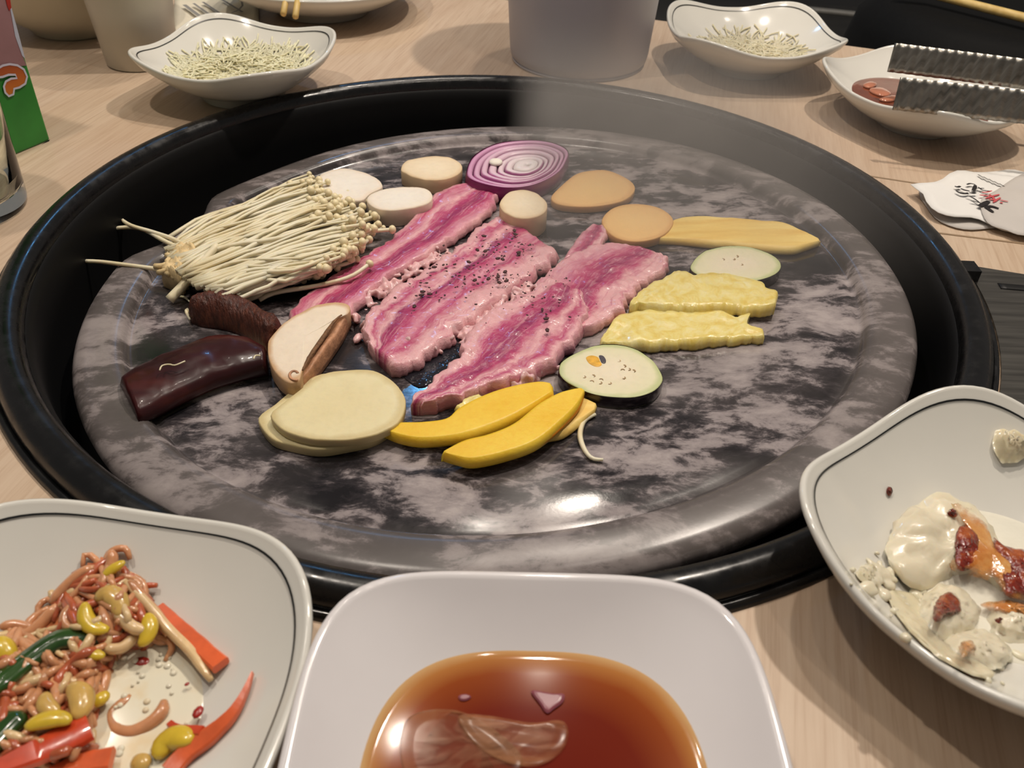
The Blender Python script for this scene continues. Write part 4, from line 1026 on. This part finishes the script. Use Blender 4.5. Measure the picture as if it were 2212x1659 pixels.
def cbar(name, label, cat, pts, w, h, mat, lift, group, tip=.6, n=18):
    P = catmull([B_L.on(*lp(x, y), lift if not hasattr(lift, '__len__') else lift[0]+(lift[1]-lift[0])*i/(len(pts)-1)) for i, (x, y) in enumerate(pts)], n)
    vs, fs = bar(P, [w*(tip+(1-tip)*min(1, i/(n*.6)))*(1+.10*noise.noise(Vector((i*.6, w*900, 0)))) for i in range(n+1)], h)
    o = mk(name, vs, fs, mat, smooth=True); b_ = o.modifiers.new('soft', 'EDGE_SPLIT'); b_.split_angle = .7
    return tag(o, label, cat, group)
def cstrand(name, label, cat, pts, r, mat, lift, group=None, flat=1.0, taper=True, n=18):
    P = catmull([B_L.on(*lp(x, y), lift if not hasattr(lift, '__len__') else lift[0]+(lift[1]-lift[0])*i/(len(pts)-1)) for i, (x, y) in enumerate(pts)], n)
    vs, fs = tube(P, [r*((.55+.45*min(1, min(i, n-i)/2.5)) if taper else 1) for i in range(n+1)], 8, flat)
    return tag(mk(name, vs, fs, mat), label, cat, group)
SG = 'bean sprout stems in the left bowl'; SL = 'seasoned bean sprout stem tangled in the front left bowl'
for i in range(190):
    for _ in range(50):
        x, y = rnd.uniform(-220, 960), rnd.uniform(400, 1700)
        if pile_h(x, y) > .001: break
    a_ = rnd.choice((rnd.gauss(-.9, .5), rnd.gauss(.6, .7), rnd.uniform(0, 6.3))); pts = [(x, y)]; da = rnd.gauss(0, .22); L = rnd.uniform(300, 640)
    for k in range(5):
        x2, y2 = pts[-1][0]+math.cos(a_)*L/5, pts[-1][1]+math.sin(a_)*L/5
        if pile_h(x2, y2) <= 0: a_ += 1.3; x2, y2 = pts[-1][0]+math.cos(a_)*L/6, pts[-1][1]+math.sin(a_)*L/6
        pts.append((x2, y2)); a_ += da+rnd.gauss(0, .22)
    base_l = [max(.0012, pile_h(*q)*rnd.uniform(.5, 1.05)) for q in pts]
    P = catmull([B_L.on(*lp(x, y), l_+.001) for (x, y), l_ in zip(pts, base_l)], 16); r = rnd.uniform(.0008, .0014)
    vs, fs = tube(P, [r*(.6+.4*min(1, min(i_, 16-i_)/3)) for i_ in range(17)], 8)
    tag(mk('bean_sprout_stem', vs, fs, rnd.choice((M_SPROUT, M_SPROUT, M_SPROUT2, M_SPROUT3, M_SPROUT)), ), SL, 'bean sprout', SG)
for pts, r, mt, lift in (([(735, 560), (870, 700), (1000, 850), (1130, 980), (1240, 1140)], .0015, M_SPROUT2, (.008, .0025)), ([(650, 380), (660, 440), (630, 520), (560, 600)], .0017, M_SPROUT, (.006, .006)), ([(640, 640), (690, 740), (780, 830), (860, 850)], .0018, M_SPROUT2, (.011, .010)), ([(0, 1220), (120, 1150), (230, 1080)], .0013, M_SPROUT2, (.010, .011)), ([(100, 1560), (280, 1530), (430, 1440), (490, 1340)], .0013, M_SPROUT2, (.012, .012)), ([(620, 960), (720, 950), (800, 880)], .0015, M_SPROUT2, (.010, .008)), ([(760, 560), (840, 660), (930, 760), (990, 880)], .0015, M_SPROUT, (.008, .004)), ([(300, 690), (380, 600), (470, 520), (560, 480)], .0016, M_SPROUT, (.004, .006)), ([(0, 830), (90, 815), (200, 840)], .0014, M_SPROUT, (.002, .003)), ([(60, 900), (180, 860), (260, 790), (340, 700)], .0017, M_SPROUT, (.003, .005)), ([(420, 700), (380, 800), (470, 860), (600, 840)], .0016, M_SPROUT, (.009, .010))):
    cstrand('bean_sprout_stem', SL, 'bean sprout', pts, r, mt, lift, SG)
cstrand('bean_sprout_stem', 'curled hook-shaped sprout lying in the milky liquid of the left bowl', 'bean sprout', [(775, 1235), (720, 1290), (655, 1350), (680, 1430), (770, 1450), (880, 1400), (950, 1330), (965, 1265)], .0018, M_SPROUT, .0040, SG, n=28)
cstrand('green_pepper_strip', 'long dark green pepper strip across the sprouts', 'green pepper', [(-80, 1230), (60, 1105), (200, 995), (340, 905), (470, 890), (590, 895)], .0034, M_GREEN, (.0125, .010), 'green pepper strips', .45)
cstrand('green_pepper_strip', 'short green pepper strip at the left frame edge', 'green pepper', [(-90, 1560), (20, 1440), (80, 1380), (135, 1335)], .0036, M_GREEN, (.0125, .012), 'green pepper strips', .5)
CG = 'carrot strips'
cbar('carrot_strip', 'orange carrot strip sticking out of the sprouts to the right', 'carrot', [(940, 715), (1050, 825), (1180, 950), (1300, 1055)], .0024, .0012, M_CARROT, .0026, CG)
cbar('carrot_strip', 'red carrot strip curving along the right side of the left bowl', 'carrot', [(1488, 1098), (1440, 1220), (1365, 1345), (1250, 1455), (1090, 1580), (1000, 1680)], .0024, .0011, M_CARROT, .0022, CG, .08)
cbar('carrot_strip', 'broad red carrot strip along the bottom of the sprout pile', 'carrot', [(-60, 1690), (120, 1610), (330, 1515), (530, 1415)], .0036, .0014, M_CARROTR, .0120, CG)
cbar('carrot_strip', 'orange strip at the bottom frame edge beside the milky liquid', 'carrot', [(300, 1700), (460, 1640), (660, 1605)], .0028, .0012, M_CARROT, .0080, CG)
cbar('carrot_strip', 'small red scrap beside the curled sprout', 'carrot', [(1000, 1400), (1060, 1435), (1190, 1445)], .0014, .0009, M_CARROTR, .0032, CG)
def bean(label, pts, r, mt, lift):
    P = catmull([B_L.on(*lp(x, y), lift) for x, y in pts], 12)
    vs, fs = tube(P, [r*math.sqrt(max(.04, 1-((i-6)/6.3)**2)) for i in range(13)], 10, .62)
    return tag(mk('split_soybean', vs, fs, mt), label, 'soybean', 'yellow soybean halves')
for lb, pts, r, mt, lift in (('bright yellow slim bean half on top of the sprout pile', [(600, 535), (660, 490), (735, 445)], .0017, M_BEAN, .0085), ('kidney-shaped yellow bean half right below the pile top', [(500, 685), (502, 770), (550, 830), (640, 845)], .0024, M_BEAN, .0125), ('large beige bean half in the middle of the pile top', [(560, 670), (630, 630), (690, 670), (720, 770)], .0030, M_BEAN2, .0115), ('yellow bean half at the right edge of the sprout pile', [(870, 750), (880, 830), (855, 900), (815, 935)], .0024, M_BEAN, .0095), ('yellow bean half at the left frame edge above the pepper strip', [(-10, 890), (20, 960), (80, 1015)], .0030, M_BEAN, .010), ('wide beige bean half below the long pepper strip', [(410, 1170), (475, 1230), (475, 1310), (435, 1370)], .0032, M_BEAN2, .0135), ('curled beige bean half left of the wide beige one', [(270, 1215), (270, 1290), (345, 1335)], .0023, M_BEAN2, .0135), ('long bright yellow bean half above the broad carrot strip', [(145, 1425), (240, 1385), (350, 1368), (415, 1388)], .0024, M_BEAN, .0150), ('small yellow bean half beside the milky liquid', [(535, 1285), (590, 1255), (640, 1212)], .0019, M_BEAN, .0085), ('thin yellow bean half under the end of the long pepper strip', [(480, 955), (540, 985), (615, 1000)], .0017, M_BEAN, .0115), ('flat yellow bean half beside the curved red carrot strip', [(935, 1600), (960, 1530), (1040, 1480), (1135, 1495)], .0034, M_BEAN, .0036), ('yellow bean half half hidden under the long pepper strip', [(280, 1050), (310, 1075), (335, 1095)], .0025, M_BEAN, .0100), ('beige bean half at the bottom frame edge in the milky liquid', [(770, 1640), (820, 1628), (880, 1630)], .0025, M_BEAN2, .0036)):
    bean(lb, pts, r, mt, lift)
for i, (x, y, r, lb) in enumerate(((835, 1035, .0018, 'biggest red chilli flake, at the edge of the milky liquid'), (1165, 1330, .0013, 'red chilli flake right of the curled sprout'), (45, 860, .0007, 'tiny red flake at the far left of the sprout bowl'), (1100, 1165, .0005, 'speck of chilli in the middle of the milky liquid'), (790, 1045, .0012, 'red chilli flake touching the biggest one'))):
    p = B_L.on(*lp(x, y), .0030); v, f = ball(p, r*1.5, r, r*.45, 8, 5, Matrix.Rotation(i*1.3, 3, 'Z'))
    tag(mk('chilli_flake', v, f, M_FLAKE), lb, 'chilli flake', 'chilli flakes in the sprout bowl')
# oily bubbles on the milky liquid
rb = random.Random(4); vs, fs = [], []
for _ in range(70):
    x, y = rb.uniform(680, 1320), rb.uniform(900, 1650)
    if pile_h(x, y) > 0: continue
    p = B_L.on(*lp(x, y), .0002); p.z = .0127
    if B_L.h(p.x, p.y) > .0122: continue
    v, f = lathe([(r_, h_) for r_, h_ in ((.0011, 0), (.0009, .0003), (.0005, .00045), (.0001, .0005))], 10, p.x, p.y, p.z); sc = rb.uniform(.3, .9)
    v = [(p.x+(a-p.x)*sc, p.y+(b-p.y)*sc, c_) for a, b, c_ in v]; o = len(vs); vs += v; fs += [tuple(o+k for k in q) for q in f]
tag(mk('oil_bubbles', vs, fs, M_BROTH), 'little oily bubbles floating on the milky liquid of the sprout bowl', 'bubbles', kind='stuff')

# --- front centre: sauce
SZ = .0192
vs, fs, at_ = B_C.disc(SZ); tag(mk('dipping_sauce', vs, fs, M_SOY, attr=at_), 'reddish brown dipping sauce in the front centre bowl', 'sauce')
def flatpiece(name, label, cat, pts, z, th, mat, n=48, dome=.0):
    O = [at(x, y, z+th) for x, y in pts]; vs, fs, at_ = slab(O, th, lambda x, y: z, n=n, dome=dome, rings=4); return tag(mk(name, vs, fs, mat, attr=at_), label, cat)
flatpiece('onion_slice', 'translucent onion ring slice floating in the brown sauce, left one', 'onion', [(870, 1570), (895, 1540), (950, 1530), (1010, 1540), (1090, 1590), (1130, 1640), (1100, 1690), (1000, 1720), (900, 1700), (865, 1640)], SZ-.0003, .0008, M_ONTR)
flatpiece('onion_slice', 'translucent onion slice floating below the pink chip in the sauce', 'onion', [(990, 1545), (1060, 1545), (1150, 1560), (1215, 1555), (1228, 1590), (1205, 1630), (1150, 1655), (1080, 1640), (1020, 1600)], SZ+.0002, .0008, M_ONTR)
flatpiece('onion_chip', 'small pink onion chip floating in the brown sauce', 'onion', [(1147, 1490), (1175, 1493), (1200, 1497), (1219, 1497), (1216, 1514), (1195, 1530), (1182, 1538), (1168, 1520)], SZ-.0002, .0012, M_ONCHIP, 32)
flatpiece('onion_chip', 'tiny pale bubble scrap left of the pink chip', 'onion', [(990, 1502), (1005, 1498), (1018, 1503), (1008, 1511), (995, 1511)], SZ-.0002, .0008, M_ONCHIP, 20)

# --- front right: tofu
def rp(x, y): return 1600+x/1.931, 800+y/1.931
vs, fs, at_ = B_R.disc(.0118); tag(mk('milky_liquid', vs, fs, M_MILK, attr=at_), 'thin milky liquid pooled in the front right bowl', 'liquid')
def lumpy(name, label, cat, pts, th, mat, dome, bumpy, seed, lift=0.0, group=None, f=rp, n=64, B=None):
    B = B or B_R
    O = [B.on(*f(x, y), lift+th*.5) for x, y in pts]
    vs, fs, at_ = slab(O, th, lambda x, y: B.h(x, y)+lift, n=n, bumpy=bumpy, seed=seed, dome=dome, rings=10, round_=.9, rag=.0012)
    return tag(mk(name, vs, fs, mat, attr=at_), label, cat, group)
TG = 'soft tofu pieces'
lumpy('tofu_piece', 'largest soft tofu piece with a red sauce streak in the right bowl', 'tofu', [(605, 750), (640, 645), (720, 565), (830, 528), (930, 550), (1010, 610), (1050, 700), (1110, 770), (1230, 800), (1260, 900), (1180, 960), (1090, 955), (980, 885), (880, 880), (740, 915), (650, 850)], .0050, M_TOFU, .0045, .0034, 3, group=TG)
lumpy('tofu_piece', 'flat tofu scrap against the lower left wall of the right bowl', 'tofu', [(480, 850), (520, 815), (560, 820), (575, 870), (560, 915), (520, 895)], .0020, M_TOFU2, .0006, .0008, 5, group=TG)
lumpy('tofu_piece', 'soft tofu piece with an orange spot in the lower part of the right bowl', 'tofu', [(780, 925), (880, 900), (960, 950), (1000, 1030), (950, 1110), (850, 1130), (770, 1090), (740, 1000)], .0040, M_TOFU, .0040, .0016, 7, group=TG)
lumpy('tofu_piece', 'broken tofu piece near the lower rim of the right bowl', 'tofu', [(860, 1110), (980, 1090), (1090, 1130), (1130, 1190), (1080, 1240), (960, 1230), (870, 1180)], .0035, M_TOFU, .0030, .0016, 9, group=TG)
lumpy('tofu_piece', 'tofu piece at the right frame edge of the right bowl', 'tofu', [(1000, 1010), (1100, 1000), (1230, 1040), (1260, 1130), (1150, 1150), (1040, 1110)], .0035, M_TOFU, .0035, .0016, 11, group=TG)
lumpy('tofu_piece', 'thin crumbled tofu strip along the near rim of the right bowl', 'tofu', [(610, 920), (700, 930), (770, 1010), (770, 1060), (900, 1210), (1050, 1270), (1000, 1290), (860, 1230), (720, 1110), (640, 1000)], .0022, M_TOFU2, .0010, .0012, 13, group=TG)
RG = 'red sauce blobs'
def blob(label, pts, mat, seed, lift, th=.0018):
    lumpy('chilli_sauce_blob', label, 'sauce', pts, th, mat, .0010, .0012, seed, lift, RG, n=48)
blob('orange sauce film running over the largest tofu piece', [(880, 560), (960, 580), (1020, 640), (1060, 720), (1120, 790), (1240, 790), (1250, 930), (1120, 950), (1040, 880), (900, 840), (870, 800), (930, 720), (930, 640)], M_ORSAUCE, 3, .0088, .0010)
blob('dark red sauce patch on top of the largest tofu piece', [(905, 660), (950, 650), (985, 700), (990, 780), (960, 830), (905, 830), (890, 760)], M_RED, 4, .0094, .0014)
blob('large dark red sauce patch at the right frame edge', [(1050, 700), (1100, 740), (1230, 770), (1260, 930), (1180, 950), (1110, 940), (1080, 870), (1060, 790)], M_RED, 5, .0092, .0014)
blob('small orange-red spot on the lower tofu piece', [(820, 960), (870, 925), (915, 955), (915, 1005), (860, 1020), (825, 1050), (800, 1040)], M_RED, 6, .0076, .0012)
blob('orange spot on the broken tofu piece near the rim', [(910, 1150), (950, 1130), (975, 1160), (960, 1195), (920, 1195)], M_ORSAUCE, 7, .0060, .0012)
blob('tiny red dot between two tofu pieces', [(1062, 1045), (1076, 1040), (1086, 1050), (1076, 1060)], M_RED, 8, .0070, .0010)
blob('orange liquid patch below the dark red sauce', [(1000, 975), (1090, 965), (1230, 985), (1250, 1050), (1150, 1040), (1060, 1010)], M_ORSAUCE, 9, .0060, .0010)
blob('little red fleck near the top of the largest tofu piece', [(860, 590), (885, 582), (905, 595), (890, 608), (868, 604)], M_RED, 10, .0092, .0010)
lumpy('chilli_sauce_blob', 'lone dark sauce drop on the white wall of the right bowl', 'sauce', [(606, 505), (618, 488), (631, 505), (618, 525)], .0010, M_RED, .0003, 0, 2, 0, RG, n=24)
rt = random.Random(6); vs, fs = [], []
for _ in range(150):
    x, y = rt.choice(((rt.gauss(720, 90), rt.gauss(960, 60)), (rt.gauss(900, 110), rt.gauss(1090, 70)), (rt.gauss(1050, 90), rt.gauss(1170, 50)), (rt.gauss(560, 40), rt.gauss(860, 40))))
    if y > 900+.62*(x-480)+120: continue
    p = B_R.on(*rp(x, y), .0010); r = rt.uniform(.0006, .0022)
    v, f = ball(p, r*rt.uniform(.8, 1.8), r, r*.7, 7, 5, Matrix.Rotation(rt.random()*6, 3, 'Z')); o = len(vs); vs += v; fs += [tuple(o+k for k in q) for q in f]
o = mk('tofu_crumbs', vs, fs, M_TOFU); merge(o, .0006); tag(o, 'small broken tofu crumbs scattered in the front right bowl', 'tofu crumbs', kind='stuff')
lumpy('rice_cake_bit', 'cream coloured lump stuck to the far wall of the right bowl', 'rice cake', [(1052, 300), (1080, 255), (1150, 265), (1215, 330), (1180, 375), (1110, 388), (1065, 360)], .0035, M_TOFU2, .0025, .0005, 2)

# --- far bowls: shreds (nobody could count them)
def shreds(B, label, zc, rad, count, mat, seed, hx=.005, r=.0011):
    rnd = random.Random(seed); vs, fs = [], []
    for _ in range(count):
        a_ = rnd.random()*6.28; d = rad*math.sqrt(rnd.random())
        x, y = B.cx+d*math.cos(a_), B.cy+d*math.sin(a_); t = rnd.random()*6.28; L = rnd.uniform(.010, .022); bend = rnd.gauss(0, .7)
        P = []; bad = False
        z0 = B.h(x, y)+hx*(1-(d/rad)**2)*rnd.random()+.001
        for k in range(6):
            xx, yy = x+math.cos(t)*L*k/5, y+math.sin(t)*L*k/5; t += bend/5
            hb = B.h(xx, yy); bad = bad or hb > z0+.008
            P.append(Vector((xx, yy, max(z0+rnd.gauss(0, .0004), hb+.0012))))
        if bad: continue
        v, f = tube(P, r*rnd.uniform(.7, 1.2), 5); o = len(vs); vs += v; fs += [tuple(o+k for k in q) for q in f]
    return tag(mk('shredded_vegetable', vs, fs, mat), label, 'shredded vegetable', kind='stuff')
shreds(B_FL, 'pale yellow shredded radish in the far left wavy-rimmed bowl', .012, .038, 2000, M_SHRED, 31, .0045, .00055)
shreds(B_FR, 'pale shredded vegetable in the bowl beside the bucket', .012, .030, 1200, M_SHRED2, 32, .006, .00055)
vs, fs, at_ = B_RR.disc(.0165); tag(mk('brown_sauce', vs, fs, M_BRSAUCE, attr=at_), 'glossy brown sauce in the leaf-shaped dish', 'sauce')
for i, pts in enumerate(([(1880, 190), (1905, 188), (1925, 200), (1910, 206), (1885, 198)], [(1865, 182), (1880, 175), (1895, 180), (1880, 188)], [(1900, 212), (1930, 205), (1945, 210), (1920, 217)])):
    flatpiece('onion_piece', ('curved soaked onion piece in the brown sauce of the leaf-shaped dish', 'small soaked onion scrap at the left end of the brown sauce', 'soaked onion scrap beside the tongs tip in the brown sauce')[i], 'onion', pts, .0162, .0018, M_ONPIECE, 24, .0008)

# ================================================================== STEAM
stm = NT('steam'); stm.t.nodes.remove(stm.b)
tc = stm.coord()
vv = stm.n('ShaderNodeVolumePrincipled'); vv.inputs['Color'].default_value = (.93, .87, .82, 1); vv.inputs['Anisotropy'].default_value = .1
x, y, z = stm.sep(tc)
n1 = stm.noise(1, 3, .55, .6, stm.mapp(tc, (11, 11, 16)))
mask = stm.math('MULTIPLY', stm.ramp(n1, BW(.30, .70)), 1.0)
# densest towards the far right of the stone, a sharp left border where the updraught rises
def smooth(v, a, b):
    q = stm.n('ShaderNodeMapRange', interpolation_type='SMOOTHSTEP'); stm.l(v, q.inputs[0]); q.inputs[1].default_value = a; q.inputs[2].default_value = b; return q.outputs[0]
STEAM = Vector((.06, .03, -.004))
wob = stm.math('MULTIPLY', stm.math('SUBTRACT', stm.noise(14, 2), .5), .02)
xl = stm.math('ADD', x, wob)
sx = smooth(xl, -.062, -.030)
sx2 = smooth(x, .165, .05)
sy = smooth(y, -.13, .04); sy2 = smooth(y, .20, .13)
sz = smooth(z, .080, -.005)
den = sx
for k in (sx2, sy, sy2, sz): den = stm.math('MULTIPLY', den, k)
den = stm.math('MULTIPLY', stm.math('MULTIPLY', den, stm.math('ADD', mask, .45)), 13.0)
stm.l(den, vv.inputs['Density']); stm.l(vv.outputs[0], stm.t.nodes['Material Output'].inputs['Volume'])
vs, fs = box((STEAM.x-.07, STEAM.y-.13, STEAM.z+.012), (STEAM.x+.17, STEAM.y+.20, STEAM.z+.09))
so = mk('steam', vs, fs, stm.m, origin=STEAM, smooth=False)
tag(so, 'thin grey steam drifting over the far right of the stone', 'steam', kind='stuff')
